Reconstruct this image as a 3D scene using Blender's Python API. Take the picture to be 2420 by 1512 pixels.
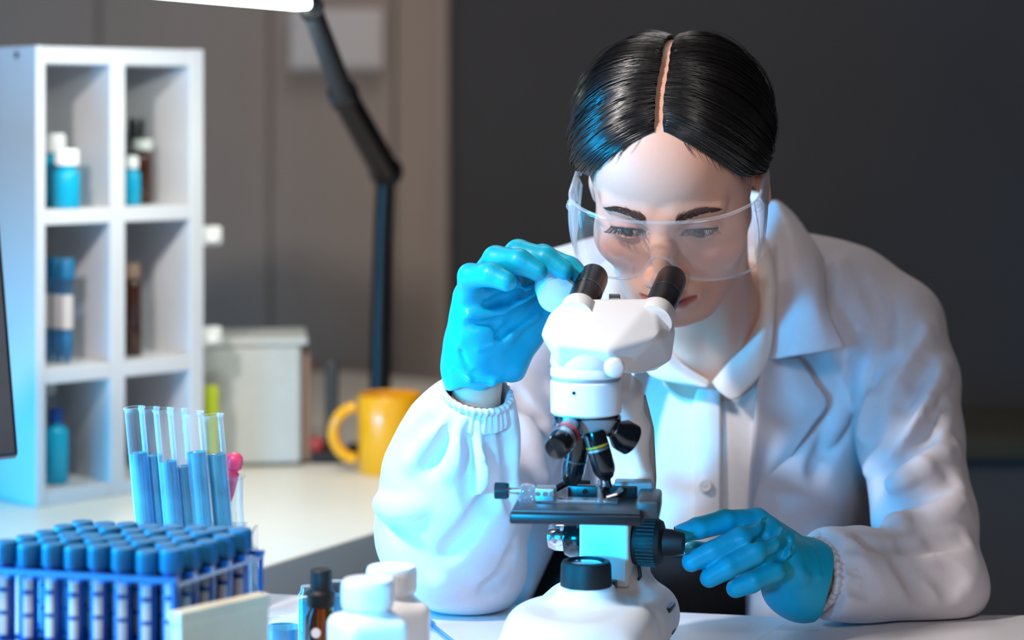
import bpy, bmesh, math, random
import numpy as np
from mathutils import Vector, Matrix
from mathutils.bvhtree import BVHTree

for o in list(bpy.data.objects):
    bpy.data.objects.remove(o, do_unlink=True)
SC = bpy.context.scene
COL = SC.collection
random.seed(7)
RNG = np.random.default_rng(11)

# ------------------------------------------------------------------ camera
FPX = 5000.0            # focal length in pixels of the 2420 px wide frame
CAMZ = 1.23             # lens height; the table top is at 0.75
HORIZON = 270.0         # image row of the horizon (lens shifted down, camera level)
TZ = 0.75
cam = bpy.data.cameras.new('camera')
cam.sensor_width = 36.0
cam.lens = 36.0 * FPX / 2420.0
cam.shift_y = -(756.0 - HORIZON) / 2420.0
cam.clip_start = 0.05
cam.dof.use_dof = True
cam.dof.focus_distance = 1.93
cam.dof.aperture_fstop = 2.8
camo = bpy.data.objects.new('camera', cam)
camo.location = (0, 0, CAMZ)
camo.rotation_euler = (math.pi / 2, 0, 0)
COL.objects.link(camo)
SC.camera = camo

# ------------------------------------------------------------------ world and lights
SC.view_settings.view_transform = 'Standard'
SC.view_settings.look = 'None'
SC.view_settings.gamma = 1.0
SC.view_settings.use_curve_mapping = False
SC.view_settings.exposure = 0.0
SC.cycles.transparent_max_bounces = 32
world = bpy.data.worlds.new('world')
SC.world = world
world.use_nodes = True
wb = world.node_tree.nodes['Background']
wb.inputs[0].default_value = (0.62, 0.60, 0.66, 1)
wb.inputs[1].default_value = 0.058


def area(name, loc, target, size, power, color, size_y=None, spread=180):
    l = bpy.data.lights.new(name, 'AREA')
    l.shape = 'RECTANGLE'
    l.size = size
    l.size_y = size_y or size
    l.energy = power
    l.color = color
    l.spread = math.radians(spread)
    o = bpy.data.objects.new(name, l)
    o.location = loc
    d = Vector(target) - Vector(loc)
    o.rotation_euler = d.to_track_quat('-Z', 'Y').to_euler()
    COL.objects.link(o)
    return o


area('key_light', (-0.64, 1.42, 1.72), (0.13, 2.0, 1.02), 0.10, 15.5, (1.0, 0.92, 0.88))
area('cyan_side_light', (-1.00, 1.60, 0.95), (0.05, 2.05, 0.90), 0.35, 31, (0.0, 0.46, 1.0))
area('cyan_front_light', (-0.64, 0.47, 1.09), (0.13, 2.1, 0.845), 0.14, 0.55, (0.0, 0.46, 1.0), spread=15)
area('shelf_side_cyan_fill', (-0.80, 2.33, 0.83), (-0.62, 2.62, 0.86), 0.10, 1.8, (0.0, 0.50, 1.0))  # added lamp, source unseen; tints the shelf's side panel cyan
area('front_fill_light', (0.15, 0.15, 2.1), (0.25, 2.1, 0.95), 0.35, 0.9, (1.0, 0.92, 0.90), spread=60)  # added weak white fill from above the camera, neutralises blue on the coat
area('ceiling_light', (0.0, 3.1, 2.7), (0.0, 2.9, 1.0), 0.9, 9, (1.0, 0.93, 0.90))

# ------------------------------------------------------------------ helpers


def P(px, py, d):
    """Point seen at photo pixel (px, py) at distance d along the lens axis."""
    return np.array([(px - 1210.0) * d / FPX, d, CAMZ - (py - HORIZON) * d / FPX])


MATS = {}


def lin(c):
    return tuple(((v / 255.0) / 12.92 if v / 255.0 <= 0.04045 else ((v / 255.0 + 0.055) / 1.055) ** 2.4) for v in c)


def mat(name, rgb, rough=0.5, metal=0.0, spec=0.5, var=0.06, scale=40.0, bump=0.0, bscale=400.0,
        sss=0.0, coat=0.0, trans=0.0, ior=1.45, emit=None, estr=0.0, sheen=0.0, aniso=0.0, attr=None, stretch=None):
    m = bpy.data.materials.new(name)
    m.use_nodes = True
    nt = m.node_tree
    b = nt.nodes['Principled BSDF']
    b.inputs['Roughness'].default_value = rough
    b.inputs['Metallic'].default_value = metal
    b.inputs['Specular IOR Level'].default_value = spec
    b.inputs['IOR'].default_value = ior
    b.inputs['Subsurface Weight'].default_value = sss
    b.inputs['Subsurface Radius'].default_value = (1.0, 0.35, 0.2)
    b.inputs['Subsurface Scale'].default_value = 0.006
    b.inputs['Coat Weight'].default_value = coat
    b.inputs['Transmission Weight'].default_value = trans
    b.inputs['Sheen Weight'].default_value = sheen
    b.inputs['Anisotropic'].default_value = aniso
    tc = nt.nodes.new('ShaderNodeTexCoord')
    src = tc.outputs['Object']
    if stretch:
        mp = nt.nodes.new('ShaderNodeMapping')
        mp.inputs['Scale'].default_value = stretch
        nt.links.new(src, mp.inputs['Vector'])
        src = mp.outputs['Vector']
    no = nt.nodes.new('ShaderNodeTexNoise')
    no.inputs['Scale'].default_value = scale
    no.inputs['Detail'].default_value = 4.0
    nt.links.new(src, no.inputs['Vector'])
    rp = nt.nodes.new('ShaderNodeValToRGB')
    lo = tuple(max(0, v * (1 - var)) for v in rgb)
    hi = tuple(min(1, v * (1 + var)) for v in rgb)
    rp.color_ramp.elements[0].color = (*lo, 1)
    rp.color_ramp.elements[1].color = (*hi, 1)
    rp.color_ramp.elements[0].position = 0.3
    rp.color_ramp.elements[1].position = 0.7
    nt.links.new(no.outputs['Fac'], rp.inputs['Fac'])
    out = rp.outputs['Color']
    if attr:
        at = nt.nodes.new('ShaderNodeAttribute')
        at.attribute_name = attr
        mx = nt.nodes.new('ShaderNodeMix')
        mx.data_type = 'RGBA'
        mx.blend_type = 'MULTIPLY'
        mx.inputs[0].default_value = 1.0
        nt.links.new(out, mx.inputs[6])
        nt.links.new(at.outputs['Color'], mx.inputs[7])
        out = mx.outputs[2]
    nt.links.new(out, b.inputs['Base Color'])
    if bump > 0:
        n2 = nt.nodes.new('ShaderNodeTexNoise')
        n2.inputs['Scale'].default_value = bscale
        n2.inputs['Detail'].default_value = 3.0
        nt.links.new(src, n2.inputs['Vector'])
        bp = nt.nodes.new('ShaderNodeBump')
        bp.inputs['Strength'].default_value = bump
        bp.inputs['Distance'].default_value = 0.002
        nt.links.new(n2.outputs['Fac'], bp.inputs['Height'])
        nt.links.new(bp.outputs['Normal'], b.inputs['Normal'])
    if emit:
        b.inputs['Emission Color'].default_value = (*emit, 1)
        b.inputs['Emission Strength'].default_value = estr
    MATS[name] = m
    return m


def thin_glass(name, tint=(1, 1, 1), rough=0.03, haze=0.0, hazecol=(0.8, 0.85, 0.9), gloss=1.0, edge=0.0):
    """Thin clear sheet: transparent body, Fresnel mirror on top, a little milky haze."""
    m = bpy.data.materials.new(name)
    m.use_nodes = True
    nt = m.node_tree
    nt.nodes.remove(nt.nodes['Principled BSDF'])
    out = nt.nodes['Material Output']
    tr = nt.nodes.new('ShaderNodeBsdfTransparent')
    tr.inputs[0].default_value = (*tint, 1)
    df = nt.nodes.new('ShaderNodeBsdfDiffuse')
    df.inputs[0].default_value = (*hazecol, 1)
    gl = nt.nodes.new('ShaderNodeBsdfGlossy')
    gl.inputs['Roughness'].default_value = rough
    gl.inputs['Color'].default_value = (gloss, gloss, gloss, 1)
    lw = nt.nodes.new('ShaderNodeLayerWeight')
    lw.inputs[0].default_value = 0.5

    def mth(op, x, y):
        n_ = nt.nodes.new('ShaderNodeMath')
        n_.operation = op
        n_.use_clamp = True
        for s_, v_ in zip(n_.inputs, (x, y)):
            if isinstance(v_, (int, float)):
                s_.default_value = v_
            else:
                nt.links.new(v_, s_)
        return n_.outputs[0]
    fres = mth('ADD', mth('MULTIPLY', mth('POWER', lw.outputs['Facing'], 5.0), 0.9), 0.04)
    edg = mth('MULTIPLY', mth('POWER', lw.outputs['Facing'], 2.5), edge)
    m1 = nt.nodes.new('ShaderNodeMixShader')
    m1.inputs[0].default_value = haze
    tc = nt.nodes.new('ShaderNodeTexCoord')
    no = nt.nodes.new('ShaderNodeTexNoise')
    no.inputs['Scale'].default_value = 30
    nt.links.new(tc.outputs['Object'], no.inputs['Vector'])
    ml = nt.nodes.new('ShaderNodeMath')
    ml.operation = 'MULTIPLY'
    ml.inputs[1].default_value = haze * 2.0
    nt.links.new(no.outputs['Fac'], ml.inputs[0])
    nt.links.new(mth('ADD', ml.outputs[0], edg), m1.inputs[0])
    nt.links.new(tr.outputs[0], m1.inputs[1])
    nt.links.new(df.outputs[0], m1.inputs[2])
    m2 = nt.nodes.new('ShaderNodeMixShader')
    nt.links.new(fres, m2.inputs[0])
    nt.links.new(m1.outputs[0], m2.inputs[1])
    nt.links.new(gl.outputs[0], m2.inputs[2])
    nt.links.new(m2.outputs[0], out.inputs['Surface'])
    MATS[name] = m
    return m


def mesh_obj(name, V, faces, m, parent=None, smooth=True, attr=None):
    V = np.asarray(V, dtype=np.float32)
    me = bpy.data.meshes.new(name)
    if isinstance(faces, np.ndarray):
        n = faces.shape[1]
        me.vertices.add(len(V))
        me.vertices.foreach_set('co', V.ravel())
        me.loops.add(faces.size)
        me.loops.foreach_set('vertex_index', faces.astype(np.int32).ravel())
        me.polygons.add(len(faces))
        me.polygons.foreach_set('loop_start', np.arange(0, faces.size, n, dtype=np.int32))
        me.polygons.foreach_set('loop_total', np.full(len(faces), n, dtype=np.int32))
        me.update(calc_edges=True)
        me.validate()
    else:
        me.from_pydata([tuple(v) for v in V], [], [tuple(int(i) for i in f) for f in faces])
        me.update()
    if smooth:
        me.polygons.foreach_set('use_smooth', [True] * len(me.polygons))
    if attr is not None:
        nm, data = attr
        a = me.color_attributes.new(nm, 'FLOAT_COLOR', 'POINT')
        a.data.foreach_set('color', np.c_[data, np.ones(len(data))].astype(np.float32).ravel())
    me.materials.append(m)
    o = bpy.data.objects.new(name, me)
    COL.objects.link(o)
    if parent is not None:
        o.parent = parent
        o.matrix_parent_inverse = parent.matrix_basis.inverted()
    return o


def tag(o, label=None, cat=None, group=None, kind=None):
    if label:
        o['label'] = label
    if cat:
        o['category'] = cat
    if group:
        o['group'] = group
    if kind:
        o['kind'] = kind
    return o


def empty(name, loc, label, cat, group=None, rz=0.0):
    o = bpy.data.objects.new(name, None)
    o.empty_display_size = 0.02
    o.location = tuple(float(v) for v in loc)
    o.rotation_euler = (0, 0, rz)
    COL.objects.link(o)
    tag(o, label, cat, group)
    return o


class MB:
    """Collects simple shapes into one mesh."""

    def __init__(s):
        s.v = []
        s.f = []

    def add(s, V, F):
        n = len(s.v)
        s.v.extend([tuple(float(c) for c in v) for v in V])
        s.f.extend([tuple(int(i) + n for i in f) for f in F])
        return s

    def box(s, c, size, rz=0.0, R=None, bevel=0.0):
        c = np.array(c, float)
        h = np.array(size, float) / 2
        if bevel > 0:
            bm = bmesh.new()
            bmesh.ops.create_cube(bm, size=1.0)
            for v in bm.verts:
                v.co = Vector((v.co.x * size[0], v.co.y * size[1], v.co.z * size[2]))
            bmesh.ops.bevel(bm, geom=list(bm.edges), offset=bevel, segments=3, profile=0.5, affect='EDGES')
            bm.verts.index_update()
            V = np.array([v.co[:] for v in bm.verts])
            F = [[v.index for v in f.verts] for f in bm.faces]
            bm.free()
        else:
            V = np.array([[x, y, z] for x in (-1, 1) for y in (-1, 1) for z in (-1, 1)]) * h
            F = [(0, 1, 3, 2), (4, 6, 7, 5), (0, 4, 5, 1), (2, 3, 7, 6), (0, 2, 6, 4), (1, 5, 7, 3)]
        if R is None:
            cz, sz = math.cos(rz), math.sin(rz)
            R = np.array([[cz, -sz, 0], [sz, cz, 0], [0, 0, 1]])
        return s.add(V @ np.array(R).T + c, F)

    def lathe(s, prof, n=32, o=(0, 0, 0), axis=(0, 0, 1), cap=True):
        """prof: (radius, height) pairs along axis from o."""
        a = Vector(axis).normalized()
        q = Vector((0, 0, 1)).rotation_difference(a).to_matrix()
        R = np.array(q)
        V = []
        for (r, h) in prof:
            for i in range(n):
                t = 2 * math.pi * i / n
                V.append((r * math.cos(t), r * math.sin(t), h))
        F = []
        for j in range(len(prof) - 1):
            for i in range(n):
                k = (i + 1) % n
                F.append((j * n + i, j * n + k, (j + 1) * n + k, (j + 1) * n + i))
        if cap:
            F.append(tuple(range(n - 1, -1, -1)))
            F.append(tuple((len(prof) - 1) * n + i for i in range(n)))
        return s.add(np.array(V) @ R.T + np.array(o, float), F)

    def tube(s, pts, rads, n=12):
        pts = np.array(pts, float)
        if np.isscalar(rads):
            rads = [rads] * len(pts)
        T = np.gradient(pts, axis=0)
        T /= np.linalg.norm(T, axis=1)[:, None] + 1e-9
        up = np.array([0.31, 0.22, 0.92])
        V = []
        for p, t, r in zip(pts, T, rads):
            u = np.cross(up, t)
            if np.linalg.norm(u) < 1e-4:
                u = np.cross((1, 0, 0), t)
            u /= np.linalg.norm(u)
            w = np.cross(t, u)
            for i in range(n):
                a = 2 * math.pi * i / n
                V.append(p + r * (math.cos(a) * u + math.sin(a) * w))
        F = []
        for j in range(len(pts) - 1):
            for i in range(n):
                k = (i + 1) % n
                F.append((j * n + i, j * n + k, (j + 1) * n + k, (j + 1) * n + i))
        F.append(tuple(range(n - 1, -1, -1)))
        F.append(tuple((len(pts) - 1) * n + i for i in range(n)))
        return s.add(V, F)

    def sphere(s, c, r, n=20, sq=(1, 1, 1)):
        V, F = [], []
        for j in range(n + 1):
            p = math.pi * j / n
            for i in range(2 * n):
                t = math.pi * i / n
                V.append((c[0] + r * sq[0] * math.sin(p) * math.cos(t), c[1] + r * sq[1] * math.sin(p) * math.sin(t), c[2] + r * sq[2] * math.cos(p)))
        for j in range(n):
            for i in range(2 * n):
                k = (i + 1) % (2 * n)
                F.append((j * 2 * n + i, (j + 1) * 2 * n + i, (j + 1) * 2 * n + k, j * 2 * n + k))
        return s.add(V, F)

    def prism(s, poly, z0, z1):
        n = len(poly)
        V = [(x, y, z0) for x, y in poly] + [(x, y, z1) for x, y in poly]
        F = [tuple(range(n - 1, -1, -1)), tuple(range(n, 2 * n))]
        F += [(i, (i + 1) % n, n + (i + 1) % n, n + i) for i in range(n)]
        return s.add(V, F)

    def build(s, name, m, parent=None, smooth=False, M=None, bevel=0.0, autos=True):
        V = np.array(s.v)
        if M is not None:
            M = np.array(M)
            V = V @ M[:3, :3].T + M[:3, 3]
        o = mesh_obj(name, V, s.f, m, parent, smooth)
        if smooth and autos:
            o.data.set_sharp_from_angle(angle=math.radians(38))
        if bevel > 0:
            md = o.modifiers.new('bevel', 'BEVEL')
            md.width = bevel
            md.segments = 3
            md.limit_method = 'ANGLE'
        return o


def link_copy(o, parent=None, M=None):
    c = o.copy()
    COL.objects.link(c)
    if parent is not None:
        c.parent = parent
    return c


def copy_thing(root, loc, rz=0.0, label=None, rot=None):
    r = root.copy()
    COL.objects.link(r)
    r.location = tuple(float(v) for v in loc)
    r.rotation_euler = rot if rot is not None else (0, 0, rz)
    if label:
        r['label'] = label
    for ch in root.children:
        c = ch.copy()
        COL.objects.link(c)
        c.parent = r
        for g in ch.children:
            d = g.copy()
            COL.objects.link(d)
            d.parent = c
    return r


# ---- distance fields and surface nets (soft shapes: body, cloth, gloves, moulded plastic)
def smin(a, b, k):
    if k <= 1e-6:
        return np.minimum(a, b)
    h = np.clip(0.5 + 0.5 * (b - a) / k, 0, 1)
    return b + (a - b) * h - k * h * (1 - h)


class Field:
    def __init__(s, xs, ys, zs, frame=None):
        s.ax = [np.asarray(a, np.float32) for a in (xs, ys, zs)]
        s.F = np.full([len(a) for a in s.ax], 0.5, np.float32)
        s.set_frame(frame)

    def set_frame(s, M):
        if M is None:
            s.R, s.t, s.sc = np.eye(3), np.zeros(3), 1.0
        else:
            M = np.array(M)
            s.sc = np.linalg.norm(M[:3, 0])
            s.R, s.t = M[:3, :3] / s.sc, M[:3, 3]
        s.fr = M is not None

    def w(s, p):
        return (s.R @ (np.array(p, float) * s.sc)) + s.t

    def op(s, fn, lo, hi, mode='u', k=0.01):
        sl = []
        for a, l, h in zip(s.ax, lo, hi):
            i0 = max(0, int(np.searchsorted(a, l)) - 1)
            i1 = min(len(a), int(np.searchsorted(a, h)) + 1)
            if i1 <= i0:
                return s
            sl.append(slice(i0, i1))
        sl = tuple(sl)
        X = s.ax[0][sl[0]][:, None, None]
        Y = s.ax[1][sl[1]][None, :, None]
        Z = s.ax[2][sl[2]][None, None, :]
        if s.fr and fn.local:
            x, y, z = X - s.t[0], Y - s.t[1], Z - s.t[2]
            R = s.R.T / s.sc
            X = (R[0, 0] * x + R[0, 1] * y + R[0, 2] * z).astype(np.float32)
            Y = (R[1, 0] * x + R[1, 1] * y + R[1, 2] * z).astype(np.float32)
            Z = (R[2, 0] * x + R[2, 1] * y + R[2, 2] * z).astype(np.float32)
            d = fn(X, Y, Z) * s.sc
        else:
            d = fn(X, Y, Z)
        F = s.F[sl]
        k = k * (s.sc if fn.local else 1)
        if mode == 'u':
            s.F[sl] = smin(F, d, k)
        elif mode == 's':
            s.F[sl] = -smin(-F, d, k)
        elif mode == 'i':
            s.F[sl] = -smin(-F, -d, k)
        elif mode == 'd':
            s.F[sl] = F + d
        return s

    def _box(s, pts, r, pad):
        W = np.array([s.w(p) for p in pts])
        r = (r + pad) * s.sc
        return W.min(0) - r, W.max(0) + r

    def cap(s, a, b, ra, rb=None, mode='u', k=0.01, pad=None):
        rb = ra if rb is None else rb
        A, B = s.w(a), s.w(b)
        ra_, rb_ = ra * s.sc, rb * s.sc
        lo, hi = s._box([a, b], max(ra, rb), (pad if pad is not None else k + 0.012))
        ab = B - A
        L = float(ab @ ab) + 1e-12

        def fn(X, Y, Z):
            t = np.clip(((X - A[0]) * ab[0] + (Y - A[1]) * ab[1] + (Z - A[2]) * ab[2]) / L, 0, 1)
            return np.sqrt((X - A[0] - t * ab[0]) ** 2 + (Y - A[1] - t * ab[1]) ** 2 + (Z - A[2] - t * ab[2]) ** 2) - (ra_ + (rb_ - ra_) * t)
        fn.local = False
        kk = k * s.sc
        return s.op(fn, lo, hi, mode, kk)

    def chain(s, pts, rads, mode='u', k=0.01, ki=None):
        for i in range(len(pts) - 1):
            s.cap(pts[i], pts[i + 1], rads[i], rads[i + 1], mode, k if i == 0 or ki is None else ki)
        return s

    def ell(s, c, r, mode='u', k=0.01, rot=None, pad=None):
        c = np.array(c, float)
        r = np.array(r, float)
        m = r.max() + k + 0.012 if pad is None else r.max() + pad
        lo, hi = s._box([c], m, 0)
        Q = None if rot is None else np.array(rot).T

        def fn(X, Y, Z):
            x, y, z = X - c[0], Y - c[1], Z - c[2]
            if Q is not None:
                x, y, z = (Q[0, 0] * x + Q[0, 1] * y + Q[0, 2] * z, Q[1, 0] * x + Q[1, 1] * y + Q[1, 2] * z, Q[2, 0] * x + Q[2, 1] * y + Q[2, 2] * z)
            k0 = np.sqrt((x / r[0]) ** 2 + (y / r[1]) ** 2 + (z / r[2]) ** 2)
            k1 = np.sqrt((x / r[0] ** 2) ** 2 + (y / r[1] ** 2) ** 2 + (z / r[2] ** 2) ** 2) + 1e-9
            return k0 * (k0 - 1.0) / k1
        fn.local = True
        return s.op(fn, lo, hi, mode, k)

    def rbox(s, c, h, rad, mode='u', k=0.005, rot=None):
        c = np.array(c, float)
        h = np.array(h, float)
        m = float(np.linalg.norm(h)) + k + 0.012
        lo, hi = s._box([c], m, 0)
        Q = None if rot is None else np.array(rot).T

        def fn(X, Y, Z):
            x, y, z = X - c[0], Y - c[1], Z - c[2]
            if Q is not None:
                x, y, z = (Q[0, 0] * x + Q[0, 1] * y + Q[0, 2] * z, Q[1, 0] * x + Q[1, 1] * y + Q[1, 2] * z, Q[2, 0] * x + Q[2, 1] * y + Q[2, 2] * z)
            qx, qy, qz = np.abs(x) - h[0] + rad, np.abs(y) - h[1] + rad, np.abs(z) - h[2] + rad
            return np.sqrt(np.maximum(qx, 0) ** 2 + np.maximum(qy, 0) ** 2 + np.maximum(qz, 0) ** 2) + np.minimum(np.maximum(np.maximum(qx, qy), qz), 0) - rad
        fn.local = True
        return s.op(fn, lo, hi, mode, k)

    def fun(s, f, lo, hi, mode='s', k=0.005, local=False):
        def fn(X, Y, Z):
            return f(X, Y, Z)
        fn.local = local
        return s.op(fn, lo, hi, mode, k)

    def nets(s):
        F = s.F
        S = F < 0
        C = S[:-1, :-1, :-1]
        anyi = C.copy()
        alli = C.copy()
        offs = [(i, j, k) for i in (0, 1) for j in (0, 1) for k in (0, 1)]
        n = [d - 1 for d in F.shape]
        for (i, j, k) in offs[1:]:
            v = S[i:i + n[0], j:j + n[1], k:k + n[2]]
            anyi |= v
            alli &= v
        act = np.argwhere(anyi & ~alli)
        idx = np.full(n, -1, np.int32)
        idx[act[:, 0], act[:, 1], act[:, 2]] = np.arange(len(act))
        val = {o: F[act[:, 0] + o[0], act[:, 1] + o[1], act[:, 2] + o[2]] for o in offs}
        acc = np.zeros((len(act), 3))
        cnt = np.zeros(len(act))
        for o in offs:
            for a in range(3):
                if o[a]:
                    continue
                q = list(o)
                q[a] = 1
                q = tuple(q)
                v0, v1 = val[o], val[q]
                m = (v0 < 0) != (v1 < 0)
                t = np.where(m, v0 / np.where(np.abs(v0 - v1) < 1e-12, 1, v0 - v1), 0)
                p = np.tile(np.array(o, float), (len(act), 1))
                p[:, a] = t
                acc += p * m[:, None]
                cnt += m
        loc = acc / cnt[:, None]
        V = np.empty((len(act), 3))
        for a in range(3):
            g = s.ax[a].astype(float)
            i0 = act[:, a]
            V[:, a] = g[i0] + (g[i0 + 1] - g[i0]) * loc[:, a]
        Q = []
        for a in range(3):
            b, c = (a + 1) % 3, (a + 2) % 3
            s0 = [slice(None)] * 3
            s1 = [slice(None)] * 3
            s0[a], s1[a] = slice(0, -1), slice(1, None)
            for d_ in (b, c):
                s0[d_] = slice(1, -1)
                s1[d_] = slice(1, -1)
            A, B = S[tuple(s0)], S[tuple(s1)]
            E = np.argwhere(A != B)
            if not len(E):
                continue
            flip = A[E[:, 0], E[:, 1], E[:, 2]]
            base = E.copy()
            base[:, b] += 1
            base[:, c] += 1

            def cell(db, dc):
                g = base.copy()
                g[:, b] += db
                g[:, c] += dc
                return idx[g[:, 0], g[:, 1], g[:, 2]]
            q = np.stack([cell(-1, -1), cell(0, -1), cell(0, 0), cell(-1, 0)], 1)
            q[~flip] = q[~flip][:, ::-1]
            Q.append(q)
        Q = np.concatenate(Q)
        Q = Q[(Q >= 0).all(1)]
        return V, Q


def smooth_mesh(V, Q, it=2, lam=0.5):
    n = len(V)
    for _ in range(it):
        acc = np.zeros_like(V)
        cnt = np.zeros(n)
        for i in range(4):
            j = (i + 1) % 4
            np.add.at(acc, Q[:, i], V[Q[:, j]])
            np.add.at(acc, Q[:, j], V[Q[:, i]])
            np.add.at(cnt, Q[:, i], 1)
            np.add.at(cnt, Q[:, j], 1)
        V = V + lam * (acc / np.maximum(cnt, 1)[:, None] - V)
    return V


def axis_range(lo, hi, h):
    return np.arange(lo, hi + h, h)


def axis_var(segs):
    """segs: list of (upto, step) starting with (start, None)."""
    out = [segs[0][0]]
    for (e, h) in segs[1:]:
        n = max(1, int(round((e - out[-1]) / h)))
        out += list(np.linspace(out[-1], e, n + 1)[1:])
    return np.array(out)


def noise_dir(nk, seed, fmin, fmax):
    r = np.random.default_rng(seed)
    K = r.normal(size=(nk, 3))
    K /= np.linalg.norm(K, axis=1)[:, None]
    K *= r.uniform(fmin, fmax, nk)[:, None]
    ph = r.uniform(0, 6.28, nk)
    return K, ph


def wave_noise(X, Y, Z, K, ph):
    s = 0
    for k, p in zip(K, ph):
        s = s + np.sin(k[0] * X + k[1] * Y + k[2] * Z + p)
    return s / len(K)


# ------------------------------------------------------------------ materials
mat('wall_taupe', lin((172, 157, 147)), 0.85, var=0.05, scale=2.0, bump=0.05, bscale=60, stretch=(3, 1, 0.4))
mat('wall_dark', lin((76, 76, 80)), 0.8, var=0.06, scale=3, bump=0.05, bscale=120)
mat('floor_grey', lin((70, 68, 66)), 0.6, var=0.15, scale=6)
mat('white_laminate', lin((226, 224, 228)), 0.32, var=0.02, scale=15)
mat('desk_cream', lin((225, 218, 205)), 0.4, var=0.02, scale=10)
mat('table_edge', lin((210, 208, 212)), 0.4, var=0.02)
mat('steel_dark', lin((45, 45, 48)), 0.4, 0.7)
mat('shelf_white', lin((204, 202, 205)), 0.4, var=0.02, scale=10)
mat('white_plastic', lin((238, 236, 234)), 0.33, var=0.015, scale=20, coat=0.15)
mat('scope_white', lin((236, 234, 232)), 0.36, var=0.015, scale=25, bump=0.02, bscale=900, coat=0.1)
mat('scope_grey', lin((150, 148, 150)), 0.4, var=0.04)
mat('black_plastic', lin((22, 22, 25)), 0.32, var=0.2, scale=60)
mat('black_rubber', lin((20, 20, 21)), 0.55, var=0.2, scale=60, bump=0.1, bscale=500)
mat('black_gloss', lin((14, 14, 16)), 0.16, var=0.2, coat=0.6)
mat('stage_grey', lin((62, 66, 68)), 0.38, 0.3, var=0.1, scale=30)
mat('chrome', lin((205, 205, 208)), 0.16, 1.0, var=0.04)
mat('brushed', lin((180, 180, 182)), 0.35, 0.9, var=0.06, scale=90)
mat('red_paint', lin((190, 35, 40)), 0.4)
mat('gold_paint', lin((200, 150, 40)), 0.4, 0.3)
mat('lens_glass', lin((120, 130, 140)), 0.08, 0.0, coat=1.0)
mat('glove_blue', lin((10, 160, 190)), 0.40, var=0.05, scale=30, bump=0.12, bscale=260, sss=0.0, spec=0.35)
mat('coat_white', lin((216, 211, 217)), 0.85, var=0.02, scale=120, bump=0.12, bscale=700, sheen=0.1, spec=0.2)
mat('shirt_white', lin((234, 228, 226)), 0.8, var=0.02, scale=120, bump=0.1, bscale=800, spec=0.2)
mat('trousers_black', lin((22, 21, 24)), 0.85, var=0.2, scale=40, bump=0.1, bscale=300)
mat('skin', (1.0, 1.0, 1.0), 0.48, var=0.03, scale=160, bump=0.05, bscale=1200, sss=0.18, spec=0.4, attr='tint')
mat('eye', (1, 1, 1), 0.08, var=0.0, coat=1.0, attr='tint')
mat('hair_black', lin((12, 10, 10)), 0.29, var=0.35, scale=300, spec=0.7)
mat('brow', lin((78, 54, 46)), 0.6, var=0.2)
mat('lash', lin((15, 12, 12)), 0.5)
mat('button_pearl', lin((225, 222, 222)), 0.2, var=0.05, coat=0.5)
mat('thread', lin((215, 210, 214)), 0.8, var=0.05)
mat('cap_blue', lin((16, 104, 148)), 0.45, var=0.06, scale=50)
mat('rack_blue', lin((22, 100, 178)), 0.4, var=0.05, trans=0.35)
mat('label_glint_white', lin((200, 190, 188)), 0.6, var=0.04)
mat('beige_card', lin((206, 190, 160)), 0.75, var=0.05, scale=30, bump=0.05, bscale=200)
mat('blue_bottle', lin((12, 168, 208)), 0.3, var=0.05, scale=10, trans=0.1)
mat('blue_cap_dark', lin((15, 80, 160)), 0.4)
mat('amber_dark', lin((58, 26, 10)), 0.15, var=0.1, coat=0.5)
mat('tan_cap', lin((150, 120, 105)), 0.4)
mat('pink_rubber', lin((236, 70, 110)), 0.38, var=0.04, sss=0.2)
mat('orange_ceramic', lin((240, 165, 20)), 0.3, var=0.03, coat=0.3)
mat('lime', lin((186, 200, 40)), 0.5, var=0.04)
mat('grey_box', lin((190, 192, 188)), 0.5, var=0.03)
mat('matt_white', lin((225, 220, 218)), 0.8, spec=0.1, var=0.02)
mat('dark_box', lin((60, 58, 58)), 0.5, var=0.1)
mat('red_ball', lin((170, 60, 60)), 0.4)
mat('cabinet_dark', lin((62, 58, 46)), 0.7, var=0.1, scale=8)
mat('screen_off', lin((150, 152, 160)), 0.3, var=0.05)
mat('led', (0.9, 1.0, 0.93), 0.4, emit=(0.86, 1.0, 0.90), estr=9.0, var=0.0)
thin_glass('clear_plastic', (0.97, 0.985, 0.995), 0.06, 0.06, (0.75, 0.9, 1.0), edge=0.10)
thin_glass('goggle_clear', (0.997, 0.997, 0.998), 0.05, 0.02, (0.95, 0.94, 0.95), edge=0.2)
thin_glass('goggle_side', (0.96, 0.965, 0.975), 0.14, 0.10, (0.92, 0.94, 0.97), edge=0.4)
thin_glass('test_glass', (0.97, 0.985, 0.99), 0.03, 0.03, (0.80, 0.93, 1.0), edge=0.6)
thin_glass('blue_liquid', (0.02, 0.42, 0.60), 0.05, 0.45, (0.0, 0.40, 0.60), edge=0.2)
mat('deep_blue_liquid', lin((14, 62, 140)), 0.2, var=0.1)
thin_glass('tube_plastic', (0.50, 0.76, 0.94), 0.12, 0.08, (0.2, 0.5, 0.8), edge=0.15)
thin_glass('amber_glass', (0.42, 0.17, 0.03), 0.05, 0.15, (0.18, 0.07, 0.01), edge=0.2)

# ------------------------------------------------------------------ room
WALL_Y = 4.2


def xw(px, d):
    return (px - 1210.0) * d / FPX


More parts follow.
